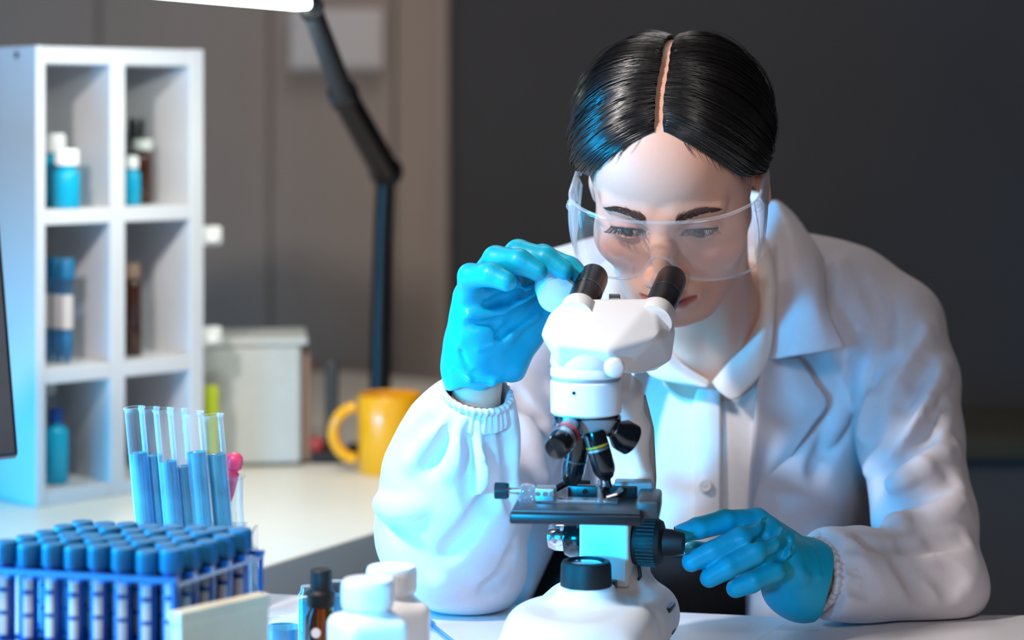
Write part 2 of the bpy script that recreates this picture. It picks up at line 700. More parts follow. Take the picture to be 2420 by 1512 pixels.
fl = MB().box((0, 2.0, -0.02), (7, 7, 0.04)).build('floor', MATS['floor_grey'])
tag(fl, kind='structure')
split = xw(1065, WALL_Y)
wl = MB().box(((split - 2.6) / 2, WALL_Y + 0.06, 1.4), (2.6 + split, 0.1, 2.8)).build('wall_back_panelled', MATS['wall_taupe'])
tag(wl, kind='structure')
edges = [-2.6, xw(-300, WALL_Y), xw(235, WALL_Y), xw(640, WALL_Y), xw(935, WALL_Y)]
for i in range(len(edges) - 1):
    a, b = edges[i] + 0.004, edges[i + 1] - 0.004
    MB().box(((a + b) / 2, WALL_Y + (0.0 if i != 1 else 0.004), 1.4), (b - a, 0.02, 2.8), bevel=0.003).build('panel', MATS['wall_taupe'], wl)
tr = MB()
a, b = xw(940, WALL_Y), split
tr.box(((a + b) / 2, WALL_Y - 0.012, 1.4), (b - a, 0.06, 2.8), bevel=0.004)
tr.box((b - 0.02, WALL_Y - 0.045, 1.4), (0.03, 0.02, 2.8), bevel=0.003)
tro = tr.build('trim_1', MATS['wall_taupe'])
tag(tro, kind='structure')
wd = MB().box(((split + 2.6) / 2, WALL_Y + 0.05, 1.4), (2.6 - split, 0.1, 2.8)).build('wall_back_dark', MATS['wall_dark'])
tag(wd, kind='structure')

# dark low cabinet behind on the right
cb = empty('low_cabinet', (1.15, 3.62, 0), 'dark low cabinet standing against the charcoal wall at far right', 'cabinet')
MB().box((1.15, 3.64, 0.34), (0.98, 0.36, 0.66), bevel=0.004).build('body', MATS['wall_dark'], cb)
MB().box((1.15, 3.63, 0.685), (1.02, 0.40, 0.035), bevel=0.004).build('worktop', MATS['cabinet_dark'], cb)
for i in range(2):
    dr = MB().box((0.91 + 0.485 * i, 3.452, 0.35), (0.465, 0.02, 0.60), bevel=0.003).build('door', MATS['wall_dark'], cb)
    MB().box((1.10 + 0.10 * i, 3.436, 0.56), (0.012, 0.016, 0.12), bevel=0.003).build('handle', MATS['steel_dark'], dr)

# white wall box, top left of the dark arm
wbx = empty('wall_box', P(797, 95, WALL_Y - 0.03), 'pale square switch box on the taupe wall behind the lamp arm', 'wall box')
c = P(797, 95, WALL_Y - 0.025)
MB().box(c, (0.185, 0.045, 0.120), bevel=0.006).build('housing', MATS['matt_white'], wbx)
MB().box(c + np.array([0, -0.024, 0]), (0.165, 0.006, 0.100), bevel=0.002).build('cover', MATS['matt_white'], wbx)

# ------------------------------------------------------------------ tables
seam0, seam1 = np.array([xw(1780, 1.932), 1.932]), np.array([xw(1862, 2.01), 2.01])
sdir = (seam1 - seam0) / np.linalg.norm(seam1 - seam0)


def seam(y):
    return seam0[0] + (y - seam0[1]) * sdir[0] / sdir[1]


def edge_y(x):
    return 2.124 - 0.192 * (x + 0.242)


def table(name, poly, label, legs):
    e = empty(name, (np.mean([p[0] for p in poly]), np.mean([p[1] for p in poly]), 0), label, 'table', 'white work tables')
    MB().prism(poly, TZ - 0.030, TZ).build('tabletop', MATS['white_laminate'], e, bevel=0.002)
    for (x, y) in legs:
        MB().box((x, y, (TZ - 0.03) / 2), (0.045, 0.045, TZ - 0.03), bevel=0.004).build('leg', MATS['steel_dark'], e)
    return e


ys_ = 2.035
xs_ = seam(ys_)
gap = 0.0028
table('work_table', [(-1.5, 0.95), (seam(0.95) - gap, 0.95), (xs_ - gap, edge_y(xs_) - 0.005), (-1.5, edge_y(-1.5))],
      'white work table left of the dark seam, under the microscope', [(-1.4, 1.05), (-0.45, 1.05), (-1.4, 2.15), (0.1, 1.98)])
table('work_table', [(seam(0.95) + gap, 0.95), (1.3, 0.95), (1.3, 2.03), (seam(2.03) + gap, 2.03)],
      'white work table right of the dark seam, under the gloved forearm', [(-0.1, 1.05), (1.2, 1.05), (1.2, 1.95), (0.42, 1.95)])

u = np.array([0.497, 0.868])
C0 = np.array([-0.30, 2.185])
far = C0 + u * 1.35
e = empty('side_desk', (-0.6, 3.0, 0), 'cream desk behind, carrying the white shelf and the orange mug', 'desk')
MB().prism([tuple(C0), tuple(far), (-0.3, 3.95), (-1.6, 3.95), (-1.6, edge_y(-1.6) + 0.06)], TZ - 0.045, TZ).build('tabletop', MATS['desk_cream'], e, bevel=0.003)
for (x, y) in ((-0.33, 2.42), (-1.5, 2.6), (-1.5, 3.85), (0.22, 3.35)):
    MB().box((x, y, (TZ - 0.045) / 2), (0.05, 0.05, TZ - 0.045), bevel=0.004).build('leg', MATS['steel_dark'], e)

# ------------------------------------------------------------------ white cube shelf
A = np.array([xw(85, 2.58), 2.58])
B = np.array([xw(482, 2.75), 2.75])
W = float(np.linalg.norm(B - A))
yaw = math.atan2(B[1] - A[1], B[0] - A[0])
D, T = 0.20, 0.018
HT = CAMZ + (HORIZON - 107) * 2.58 / FPX - TZ
SM = np.array(Matrix.Translation((A[0], A[1], TZ)) @ Matrix.Rotation(yaw, 4, 'Z'))
sh = empty('cube_shelf', (A[0], A[1], TZ), 'white open cube shelf with two columns of compartments on the back desk', 'shelf')
floors = [T, 0.168, 0.363]            # top faces of bottom board and the two shelves


def sbox(name, lo, hi, parent=sh, m='shelf_white', bv=0.0015):
    lo, hi = np.array(lo), np.array(hi)
    return MB().box((lo + hi) / 2, hi - lo, bevel=bv).build(name, MATS[m], parent, M=SM)


sp = sbox('side_panel', (0, 0, 0), (0.0135, D, HT))
sbox('side_panel', (W - T - 0.003, 0, 0), (W, D, HT))
sbox('divider', (W * 0.475 - 0.011, 0.001, 0), (W * 0.475 + 0.011, D, HT - T))
sbox('top_board', (0.0135, 0.0005, HT - 0.022), (W - T - 0.003, D, HT - 0.0005))
for i, z in enumerate(floors):
    for (a, b) in ((0.0135, W * 0.475 - 0.011), (W * 0.475 + 0.011, W - T - 0.003)):
        sbox('shelf_board', (a, 0.0008, max(0, z - 0.019)), (b, D, z))
sbox('back_panel', (0.0135, D - 0.004, T), (W - T - 0.003, D, HT - 0.022))
MB().lathe([(0.0, 0), (0.0042, 0), (0.0042, 0.0012), (0, 0.0012)], 16, (0.0, 0.045, HT - 0.011), (-1, 0, 0), cap=False).build('screw', MATS['steel_dark'], sp, M=SM)


def sl(px, d, z):
    """Point in world on shelf level z (above the desk) at photo column px and distance d."""
    return np.array([xw(px, d), d, TZ + z + 0.0004])


def bottle(name, loc, r, h, neck_r, neck_h, cap_r, cap_h, bm, cm, label, cat='bottle', group=None, shoulder=0.25):
    b = empty(name, loc, label, cat, group)
    sh_ = r * shoulder * 2
    prof = [(0.001, 0), (r * 0.92, 0), (r, r * 0.12), (r, h - sh_), (r * 0.93, h - sh_ * 0.6), (r * 0.68, h - sh_ * 0.22), (neck_r, h), (neck_r, h + neck_h)]
    MB().lathe(prof, 28, loc).build('body', MATS[bm], b, smooth=True)
    o = np.array(loc) + np.array([0, 0, h + neck_h * 0.35])
    m = MB().lathe([(0.001, 0), (cap_r, 0), (cap_r, cap_h * 0.9), (cap_r * 0.93, cap_h), (0.001, cap_h)], 28, o)
    for i in range(20):
        t = i * math.tau / 20
        m.box(o + np.array([cap_r * math.cos(t), cap_r * math.sin(t), cap_h * 0.45]), (0.0008, 0.0012, cap_h * 0.8), rz=t)
    m.build('cap', MATS[cm], b, smooth=True)
    return b


f1, f2, f3 = floors[2], floors[1], floors[0]
bottle('blue_bottle', sl(132, 2.69, f1), 0.0185, 0.064, 0.010, 0.012, 0.012, 0.024, 'blue_bottle', 'white_plastic',
       'taller blue bottle with white cap at the back of the top left compartment', group='bottles in the cube shelf')
bottle('blue_bottle', sl(158, 2.635, f1), 0.0165, 0.050, 0.012, 0.010, 0.0145, 0.020, 'blue_bottle', 'white_plastic',
       'shorter blue bottle with wide white cap in the top left compartment', group='bottles in the cube shelf')
bottle('dark_bottle', sl(322, 2.79, f1), 0.014, 0.070, 0.008, 0.010, 0.010, 0.038, 'amber_dark', 'black_plastic',
       'dark bottle with tall black cap in the top right compartment', group='bottles in the cube shelf')
bottle('brown_bottle', sl(338, 2.765, f1), 0.0125, 0.068, 0.009, 0.006, 0.0125, 0.014, 'amber_dark', 'grey_box',
       'dark brown bottle with pale cap in the top right compartment', group='bottles in the cube shelf')
bottle('small_blue_bottle', sl(313, 2.725, f1), 0.0105, 0.045, 0.006, 0.006, 0.0075, 0.016, 'blue_bottle', 'white_plastic',
       'small slim blue bottle with white cap in the top right compartment', group='bottles in the cube shelf')
bottle('brown_bottle', sl(313, 2.735, f2), 0.0125, 0.098, 0.008, 0.006, 0.0095, 0.018, 'amber_dark', 'tan_cap',
       'tall brown bottle with tan cap in the middle right compartment', group='bottles in the cube shelf')
bottle('blue_bottle', sl(132, 2.65, f3), 0.0155, 0.072, 0.007, 0.010, 0.0085, 0.018, 'blue_bottle', 'blue_cap_dark',
       'blue bottle with dark blue cap in the lowest left compartment', group='bottles in the cube shelf')
bottle('white_bottle', sl(116, 2.69, f3), 0.0105, 0.105, 0.006, 0.006, 0.008, 0.016, 'clear_plastic', 'grey_box',
       'translucent pale bottle behind the blue one in the lowest left compartment', group='bottles in the cube shelf')


def shelf_tube(loc, label):
    b = empty('capped_tube', loc, label, 'tube', 'capped tubes in the cube shelf')
    MB().lathe([(0.001, 0), (0.0035, 0.001), (0.0078, 0.016), (0.0078, 0.108)], 20, loc).build('tube', MATS['tube_plastic'], b, smooth=True)
    MB().lathe([(0.001, 0.003), (0.0032, 0.004), (0.0070, 0.017), (0.0070, 0.040), (0.001, 0.040)], 20, loc).build('liquid', MATS['blue_liquid'], b, smooth=True)
    MB().lathe([(0.0081, 0.044), (0.0081, 0.086)], 20, loc, cap=False).build('label', MATS['label_glint_white'], b, smooth=True)
    o = np.array(loc) + np.array([0, 0, 0.106])
    MB().lathe([(0.001, 0), (0.0098, 0), (0.0098, 0.024), (0.009, 0.0255), (0.001, 0.0255)], 20, o).build('cap', MATS['cap_blue'], b, smooth=True)


shelf_tube(sl(116, 2.665, f2), 'blue capped sample tube in the middle compartment, furthest left of three')
shelf_tube(sl(137, 2.655, f2), 'blue capped sample tube in the middle compartment, between two others')
shelf_tube(sl(158, 2.645, f2), 'blue capped sample tube in the middle compartment, furthest right of three')

# two white clips on the shelf's right side
for (py, d, lab) in ((557, 2.79, 'white clip on the side of the cube shelf, the upper one'), (795, 2.79, 'white clip on the side of the cube shelf, the lower one')):
    c = P(492, py, d)
    cl = empty('shelf_clip', c, lab, 'clip', 'clips on the cube shelf')
    MB().box(c, (0.034, 0.022, 0.026), rz=yaw, bevel=0.005).build('block', MATS['white_plastic'], cl)
    MB().lathe([(0.001, 0), (0.007, 0), (0.007, 0.006), (0.001, 0.006)], 16, c + np.array([0.006, -0.012, 0]), (0.2, -1, 0)).build('knob', MATS['white_plastic'], cl, smooth=True)

# ------------------------------------------------------------------ things on the back desk
c = P(590, 1095, 2.92)
c[2] = TZ
bx = empty('equipment_box', c, 'pale grey equipment box on the back desk beside the shelf', 'box')
MB().box(c + np.array([-0.002, 0.02, 0.086]), (0.140, 0.13, 0.164), rz=0.12, bevel=0.006).build('housing', MATS['grey_box'], bx)
MB().box(c + np.array([0.0005, 0.02, 0.1705]), (0.152, 0.14, 0.010), rz=0.12, bevel=0.003).build('lid', MATS['grey_box'], bx)
MB().box(c + np.array([0.074, 0.03, 0.080]), (0.012, 0.10, 0.150), rz=0.12, bevel=0.004).build('side_plate', MATS['tan_cap'], bx)
lm = P(499, 1100, 2.80)
lm[2] = TZ
lo = empty('lime_marker', lm, 'lime green marker standing behind the test tubes', 'marker')
MB().lathe([(0.001, 0), (0.0095, 0), (0.0095, 0.085), (0.001, 0.085)], 20, lm).build('barrel', MATS['lime'], lo, smooth=True)
MB().lathe([(0.001, 0), (0.0102, 0), (0.0102, 0.034), (0.0085, 0.037), (0.001, 0.037)], 20, lm + np.array([0, 0, 0.084])).build('cap', MATS['lime'], lo, smooth=True)
ds = P(772, 1092, 2.93)
ds[2] = TZ
de = empty('desk_stand', ds, 'small black stand with a red ball knob on the back desk', 'stand')
MB().box(ds + np.array([0.004, 0, 0.008]), (0.046, 0.05, 0.016), bevel=0.004).build('base', MATS['black_plastic'], de)
MB().box(ds + np.array([0.006, 0.012, 0.075]), (0.018, 0.018, 0.125), bevel=0.004).build('post', MATS['dark_box'], de)
MB().sphere(ds + np.array([-0.014, -0.012, 0.024]), 0.0125).build('knob', MATS['red_ball'], de, smooth=True)

mg = P(922, 1105, 2.84)
mg[2] = TZ
mu = empty('mug', mg, 'bright orange mug with round handle on the back desk', 'mug')
MB().lathe([(0.001, 0), (0.040, 0), (0.043, 0.004), (0.0435, 0.103), (0.0425, 0.105), (0.0405, 0.103), (0.039, 0.008), (0.001, 0.007)], 40, mg, cap=False).build('body', MATS['orange_ceramic'], mu, smooth=True)
hp = [mg + np.array([-0.040 - 0.036 * math.sin(t), -0.004, 0.053 + 0.036 * math.cos(t)]) for t in np.linspace(0.15, math.pi - 0.15, 16)]
MB().tube(hp, 0.0078, 12).build('handle', MATS['orange_ceramic'], mu, smooth=True)

# ------------------------------------------------------------------ articulated desk lamp
lb = P(897, 1085, 2.98)
lb[2] = TZ
lp = empty('desk_lamp', lb, 'black articulated desk lamp with lit white bar head', 'lamp')
MB().lathe([(0.001, 0), (0.048, 0), (0.050, 0.004), (0.046, 0.014), (0.018, 0.018), (0.001, 0.018)], 36, lb).build('base', MATS['black_plastic'], lp, smooth=True)
j1 = P(912, 405, 2.95)
MB().tube([lb + np.array([0, 0, 0.015]), P(899, 800, 2.98), P(905, 560, 2.97), j1], [0.016, 0.0145, 0.0135, 0.0135], 16).build('pole', MATS['black_plastic'], lp, smooth=True)
MB().lathe([(0.001, -0.016), (0.021, -0.016), (0.021, 0.016), (0.001, 0.016)], 24, j1, (0.3, -1, 0)).build('joint', MATS['black_plastic'], lp, smooth=True)
j2 = P(812, 225, 2.74)
j3 = P(737, 22, 2.50)
a1 = MB().tube([j1, j2], [0.0205, 0.0175], 14)
a1.build('lower_arm', MATS['black_plastic'], lp, smooth=True)
MB().lathe([(0.001, -0.015), (0.0165, -0.015), (0.0165, 0.015), (0.001, 0.015)], 24, j2, (0.9, -0.3, 0.3)).build('joint', MATS['black_plastic'], lp, smooth=True)
MB().tube([j2, j3], [0.0155, 0.0125], 14).build('upper_arm', MATS['dark_box'], lp, smooth=True)
MB().lathe([(0.001, -0.013), (0.0135, -0.013), (0.0135, 0.013), (0.001, 0.013)], 24, j3, (0.2, -1, 0.2)).build('joint', MATS['black_plastic'], lp, smooth=True)
h0, h1 = P(722, 4, 2.48), P(330, -30, 2.34)
ax = (h1 - h0) / np.linalg.norm(h1 - h0)
L = float(np.linalg.norm(h1 - h0))
vx = np.cross(ax, (0, 0, 1))
vx /= np.linalg.norm(vx)
vz = np.cross(vx, ax)
Rl = np.stack([ax, vx, vz], 1)
MB().box((h0 + h1) / 2 + vz * 0.0085, (L + 0.012, 0.036, 0.011), R=Rl, bevel=0.003).build('head', MATS['black_plastic'], lp)
MB().box((h0 + h1) / 2 - vz * 0.003, (L, 0.031, 0.013), R=Rl, bevel=0.005).build('diffuser', MATS['led'], lp, smooth=True)
ll = area('desk_lamp_light', tuple((h0 + h1) / 2 - vz * 0.014), tuple((h0 + h1) / 2 - vz + np.array([-0.1, 0.35, 0])), 0.16, 2.6, (0.9, 1.0, 0.92), 0.03)
ll.parent = lp
ll.matrix_parent_inverse = lp.matrix_basis.inverted()

# ------------------------------------------------------------------ monitor at the left edge
br, trc = P(43, 1075, 2.12), P(-10, 420, 2.20)
up = (trc - br) / np.linalg.norm(trc - br)
lf = np.array([-0.96, -0.28, 0.0])
lf = lf - up * (lf @ up)
lf /= np.linalg.norm(lf)
nrm = np.cross(up, -lf)
if nrm[1] > 0:
    nrm = -nrm
Rm = np.stack([lf, -nrm, up], 1)
mw, mh = 0.50, 0.31
mc = br + lf * mw / 2 + up * mh / 2
st = mc - nrm * 0.07
st[2] = TZ
mo = empty('monitor', st, 'black monitor cut off by the left edge of the picture', 'monitor')
MB().box(mc - nrm * 0.012, (mw, 0.022, mh), R=Rm, bevel=0.003).build('housing', MATS['black_plastic'], mo)
MB().box(mc + nrm * 0.0002, (mw - 0.052, 0.003, mh - 0.036), R=Rm).build('screen', MATS['screen_off'], mo)
MB().tube([mc - nrm * 0.03 - up * 0.02, st + np.array([0, 0.02, 0.20]), st + np.array([0, 0.02, 0.012])], 0.016, 14).build('stem', MATS['black_plastic'], mo, smooth=True)
MB().box(st + np.array([0, 0.0, 0.007]), (0.22, 0.12, 0.014), bevel=0.004).build('foot', MATS['black_plastic'], mo)

# ------------------------------------------------------------------ microscope
MD = 1.83
MO = np.array([xw(1385, MD), MD, TZ + 0.0003])
MYAW = math.radians(-15)
MM = np.array(Matrix.Translation(tuple(MO)) @ Matrix.Rotation(MYAW, 4, 'Z'))
MINV = np.linalg.inv(MM)


def ml(px, py, d):
    p = P(px, py, d)
    return (MINV @ np.array([*p, 1.0]))[:3]


def ml_w(p):
    return (MM @ np.array([*p, 1.0]))[:3]


sc = empty('microscope', tuple(MO), 'white binocular microscope with black knobs and stage in front of the woman', 'microscope', rz=MYAW)


def mbuild(mb, name, m, parent=None, smooth=True, bevel=0.0):
    return mb.build(name, MATS[m], parent or sc, smooth=smooth, M=MM, bevel=bevel)


def net_obj(f, name, m, parent, M=None, it=1):
    V, Q = f.nets()
    V = smooth_mesh(V, Q, it)
    if M is not None:
        V = V @ M[:3, :3].T + M[:3, 3]
    return mesh_obj(name, V, Q, MATS[m], parent, True)


# base: low rounded body, domed front that carries the lamp, raised back
f = Field(axis_range(-0.085, 0.09, 0.0022), axis_range(-0.115, 0.135, 0.0022), axis_range(-0.004, 0.10, 0.0022))
f.rbox((0.0, 0.012, 0.026), (0.063, 0.098, 0.021), 0.020, k=0.001)


def disc(X, Y, Z):
    q = (np.sqrt((X / 0.0635) ** 2 + ((Y + 0.022) / 0.075) ** 2) - 1) * 0.062 + 0.017
    w_ = np.abs(Z - 0.032) - 0.027 + 0.017
    return (np.sqrt(np.maximum(q, 0) ** 2 + np.maximum(w_, 0) ** 2) + np.minimum(np.maximum(q, w_), 0) - 0.017).astype(np.float32)


f.fun(disc, (-1, -1, -1), (1, 1, 1), 'u', 0.012)
f.cap((0, 0, 0.02), (0, 0, 0.066), 0.044, 0.026, k=0.012)
f.rbox((0.004, 0.062, 0.034), (0.058, 0.046, 0.019), 0.016, k=0.012)
f.rbox((0.006, 0.085, 0.060), (0.027, 0.030, 0.022), 0.014, k=0.03)
f.rbox((0, 0, 0.088), (0.028, 0.028, 0.0150), 0.001, mode='s', k=0.002)
net_obj(f, 'base', 'scope_white', sc, MM, 2)
for (y, z, w_) in ((0.062, 0.043, 0.026), (0.062, 0.032, 0.020), (0.062, 0.021, 0.014)):
    mbuild(MB().box((0.0628, y + (0.026 - w_) / 2, z), (0.004, w_, 0.0042), bevel=0.0012), 'vent_slot', 'black_plastic')
for (x, y) in ((0.048, 0.085), (-0.048, 0.085), (0.048, -0.06), (-0.048, -0.06)):
    mbuild(MB().lathe([(0.001, 0), (0.011, 0), (0.011, 0.007), (0.001, 0.007)], 20, (x, y, 0)), 'foot', 'black_rubber')
# illuminator
il = mbuild(MB().lathe([(0.001, 0.066), (0.0222, 0.066), (0.0225, 0.070), (0.0218, 0.090), (0.0205, 0.0935), (0.0165, 0.0940), (0.0162, 0.0915), (0.001, 0.0915)], 48, (0, 0, 0)), 'illuminator', 'black_rubber')
mbuild(MB().lathe([(0.001, 0.0918), (0.0160, 0.0918), (0.010, 0.0932), (0.001, 0.0938)], 36, (0, 0, 0)), 'condenser_lens', 'lens_glass', il)

# arm: curved rear column
f = Field(axis_range(-0.04, 0.06, 0.002), axis_range(-0.02, 0.145, 0.002), axis_range(0.03, 0.275, 0.002))
pts = [(0.012, 0.096, 0.050), (0.016, 0.102, 0.10), (0.018, 0.104, 0.15), (0.017, 0.097, 0.195), (0.013, 0.080, 0.226), (0.008, 0.050, 0.241), (0.0, 0.005, 0.243)]
for i in range(len(pts) - 1):
    a, b = np.array(pts[i]), np.array(pts[i + 1])
    dirv = (b - a) / np.linalg.norm(b - a)
    n2 = np.cross((1, 0, 0), dirv)
    R = np.stack([np.array([1, 0, 0]), n2, dirv], 1)
    f.rbox((a + b) / 2, (0.0185, 0.0175, np.linalg.norm(b - a) / 2 + 0.012), 0.012, k=0.012, rot=R)
f.rbox((0.006, 0.085, 0.05), (0.024, 0.030, 0.022), 0.012, k=0.02)
net_obj(f, 'arm', 'scope_white', sc, MM, 2)
rib = [(x + 0.0188, y + 0.004, z) for (x, y, z) in pts[1:5]]
mbuild(MB().tube(rib, 0.004, 8), 'arm_rib', 'scope_grey')
# focus block and its screw
fb = mbuild(MB().box((0.0065, 0.061, 0.101), (0.0445, 0.042, 0.076), bevel=0.003), 'focus_block', 'scope_white')
mbuild(MB().lathe([(0.001, 0), (0.0028, 0), (0.0028, 0.001), (0.001, 0.001)], 16, (0.0065, 0.0402, 0.131), (0, -1, 0)), 'screw', 'brushed', fb)
KZ, KY = 0.099, 0.068
kn = mbuild(MB().lathe([(0.001, 0), (0.020, 0), (0.0212, 0.003), (0.0212, 0.020), (0.019, 0.0245), (0.012, 0.027), (0.001, 0.027)], 40, (0.029, KY, KZ), (1, 0, 0)), 'coarse_knob', 'black_rubber')
m = MB()
for i in range(36):
    t = i * math.tau / 36
    m.box((0.0415, KY + 0.0212 * math.cos(t), KZ + 0.0212 * math.sin(t)), (0.016, 0.0012, 0.0012), R=np.eye(3))
mbuild(m, 'knob_ribs', 'black_rubber', kn)
mbuild(MB().lathe([(0.001, 0), (0.0125, 0), (0.0120, 0.008), (0.0095, 0.018), (0.001, 0.019)], 32, (0.055, KY, KZ), (1, 0, 0)), 'fine_knob', 'black_rubber')
mbuild(MB().lathe([(0.001, 0), (0.0165, 0), (0.0175, 0.003), (0.0175, 0.014), (0.016, 0.018), (0.001, 0.018)], 40, (-0.0155, KY, KZ), (-1, 0, 0)), 'coarse_knob', 'black_gloss')
mbuild(MB().lathe([(0.001, 0), (0.0115, 0), (0.0125, 0.003), (0.0125, 0.010), (0.0105, 0.0155), (0.005, 0.0175), (0.001, 0.0178)], 40, (-0.0335, KY, KZ), (-1, 0, 0)), 'fine_knob', 'chrome')
mbuild(MB().tube([(0.033, 0.062, 0.082), (0.036, 0.058, 0.070), (0.031, 0.060, 0.062), (0.024, 0.062, 0.056)], 0.0018, 8), 'cable', 'black_rubber')
mbuild(MB().box((0.010, 0.036, 0.066), (0.018, 0.012, 0.008), bevel=0.002), 'latch', 'black_plastic')

# stage with mechanical slide holder
SR = Matrix.Rotation(math.radians(9), 4, 'Z')
SMM = MM @ np.array(SR)


def sbuild(mb, name, m, parent, smooth=True):
    return mb.build(name, MATS[m], parent, smooth=smooth, M=SMM)


stg = sbuild(MB().box((-0.005, -0.006, 0.1395), (0.112, 0.098, 0.0095), bevel=0.002), 'stage', 'black_plastic', sc)
sbuild(MB().box((-0.005, -0.006, 0.1452), (0.108, 0.094, 0.0022), bevel=0.0008), 'stage_plate', 'stage_grey', stg)
sbuild(MB().box((0.055, -0.010, 0.146), (0.020, 0.060, 0.016), bevel=0.003), 'stage_bracket', 'stage_grey', stg)
sbuild(MB().box((0.040, 0.028, 0.1525), (0.034, 0.022, 0.013), bevel=0.002), 'rear_block', 'scope_grey', stg)
sbuild(MB().box((0.013, 0.020, 0.1510), (0.060, 0.012, 0.010), bevel=0.001), 'holder_bar', 'black_plastic', stg)
sbuild(MB().box((-0.005, -0.006, 0.1472), (0.066, 0.026, 0.0013), bevel=0.0003), 'glass_slide', 'clear_plastic', stg)
sbuild(MB().box((-0.034, -0.010, 0.1530), (0.017, 0.020, 0.012), bevel=0.0015), 'holder_block', 'brushed', stg)
for k in range(3):
    sbuild(MB().lathe([(0.001, 0), (0.0022, 0), (0.0022, 0.0015), (0.001, 0.0015)], 14, (-0.040 + 0.006 * k, -0.020, 0.1545), (0, -1, 0)), 'screw', 'chrome', stg)
for k in range(3):
    sbuild(MB().lathe([(0.001, 0), (0.0022, 0), (0.0022, 0.0014), (0.001, 0.0014)], 14, (-0.020 + 0.018 * k, 0.0138, 0.1512), (0, -1, 0)), 'screw', 'brushed' if k == 0 else 'black_gloss', stg)
sbuild(MB().box((-0.050, -0.012, 0.1525), (0.014, 0.022, 0.016), bevel=0.004), 'slide_carrier', 'clear_plastic', stg)
sbuild(MB().lathe([(0.001, 0), (0.0028, 0), (0.0028, 0.020), (0.001, 0.020)], 16, (-0.055, -0.012, 0.155), (-1, 0, 0)), 'shaft', 'brushed', stg)
m = MB().lathe([(0.001, 0), (0.0064, 0), (0.0066, 0.002), (0.0066, 0.012), (0.001, 0.0125)], 28, (-0.066, -0.012, 0.155), (-1, 0, 0))
for i in range(24):
    t = i * math.tau / 24
    m.box((-0.0725, -0.012 + 0.0066 * math.cos(t), 0.155 + 0.0066 * math.sin(t)), (0.010, 0.0008, 0.0008))
sbuild(m, 'adjusting_knob', 'black_plastic', stg)
sbuild(MB().tube([(-0.030, 0.024, 0.150), (-0.018, 0.030, 0.156), (0.002, 0.030, 0.156)], [0.003, 0.003, 0.002], 8), 'clip_arm', 'black_plastic', stg)
sbuild(MB().tube([(0.018, -0.004, 0.149), (0.026, -0.002, 0.152), (0.030, 0.008, 0.154)], [0.0022, 0.0022, 0.0022], 8), 'clip_finger', 'chrome', stg)
sbuild(MB().lathe([(0.001, 0), (0.003, 0), (0.004, 0.010), (0.0022, 0.011), (0.0022, 0.016), (0.001, 0.016)], 14, (0.012, 0.004, 0.1475)), 'stage_pin', 'chrome', stg)

# neck
mbuild(MB().lathe([(0.001, 0.2185), (0.026, 0.2185), (0.0305, 0.2225), (0.0308, 0.2490), (0.0296, 0.2505), (0.0296, 0.2530), (0.0308, 0.2545), (0.0308, 0.2600), (0.0292, 0.2630), (0.0292, 0.2680), (0.001, 0.2680)], 56, (0, 0, 0)), 'neck', 'scope_white')
mbuild(MB().lathe([(0.0298, 0.2503), (0.0301, 0.2517), (0.0298, 0.2532)], 56, (0, 0, 0), cap=False), 'neck_ring', 'scope_grey')
q = ml(1355, 926, 1.80)
a0 = math.atan2(q[1], q[0])
mbuild(MB().lathe([(0.001, 0), (0.0016, 0), (0.0016, 0.0012), (0.001, 0.0012)], 12, (0.0304 * math.cos(a0), 0.0304 * math.sin(a0), 0.2425), (math.cos(a0), math.sin(a0), 0)), 'set_screw', 'black_gloss')

# nosepiece and objectives
na = np.array([0.10, -0.22, -1.0])
na /= np.linalg.norm(na)
mbuild(MB().lathe([(0.001, 0), (0.027, 0), (0.0285, 0.004), (0.027, 0.008), (0.021, 0.017), (0.011, 0.022), (0.001, 0.023)], 44, (0.0, 0.002, 0.2200), na), 'nosepiece', 'scope_grey')
mbuild(MB().lathe([(0.0288, 0.001), (0.0298, 0.003), (0.0298, 0.006), (0.0288, 0.008)], 44, (0.0, 0.002, 0.2200), na), 'nosepiece_ring', 'black_gloss')


def objective(p0, p1, prof, bands, body='black_gloss'):
    a, b = np.array(p0), np.array(p1)
    L = np.linalg.norm(b - a)
    ob = MB().lathe([(r, h * L) for r, h in prof], 32, a, tuple(b - a)).build('objective', MATS[body], sc, smooth=True)
    for (h0, h1, r, m_, nm) in bands:
        MB().lathe([(r, h0 * L), (r, h1 * L)], 32, a, tuple(b - a), cap=False).build(nm, MATS[m_], ob, smooth=True)
    return ob


SL = lambda r: [(0.001, 0), (r * 0.92, 0), (r, 0.06), (r, 0.66), (r * 0.9, 0.74), (r * 0.62, 0.84), (r * 0.3, 0.88), (r * 0.26, 1.0), (0.001, 1.0)]
objective(P(1402, 1018, 1.815), P(1440, 1150, 1.815), SL(0.0100), [(0.24, 0.28, 0.01012, 'gold_paint', 'colour_band'), (0.30, 0.34, 0.01012, 'brushed', 'ring')])
objective(P(1372, 1020, 1.825), P(1347, 1146, 1.835), [(0.001, 0), (0.0095, 0), (0.0102, 0.05), (0.0102, 0.72), (0.0092, 0.85), (0.006, 0.97), (0.001, 1.0)], [(0.5, 0.53, 0.0103, 'dark_box', 'ring')])
objective(P(1352, 1012, 1.805), P(1312, 1062, 1.772), [(0.001, 0), (0.0098, 0), (0.0112, 0.1), (0.0112, 0.85), (0.0095, 0.98), (0.001, 1.0)], [(0.30, 0.40, 0.01128, 'red_paint', 'colour_band'), (0.48, 0.62, 0.01128, 'brushed', 'ring')])
objective(P(1440, 1008, 1.825), P(1492, 1040, 1.835), [(0.001, 0), (0.0075, 0), (0.0085, 0.25), (0.0138, 0.55), (0.0142, 0.95), (0.001, 1.0)], [(0.12, 0.2, 0.0081, 'chrome', 'ring')])

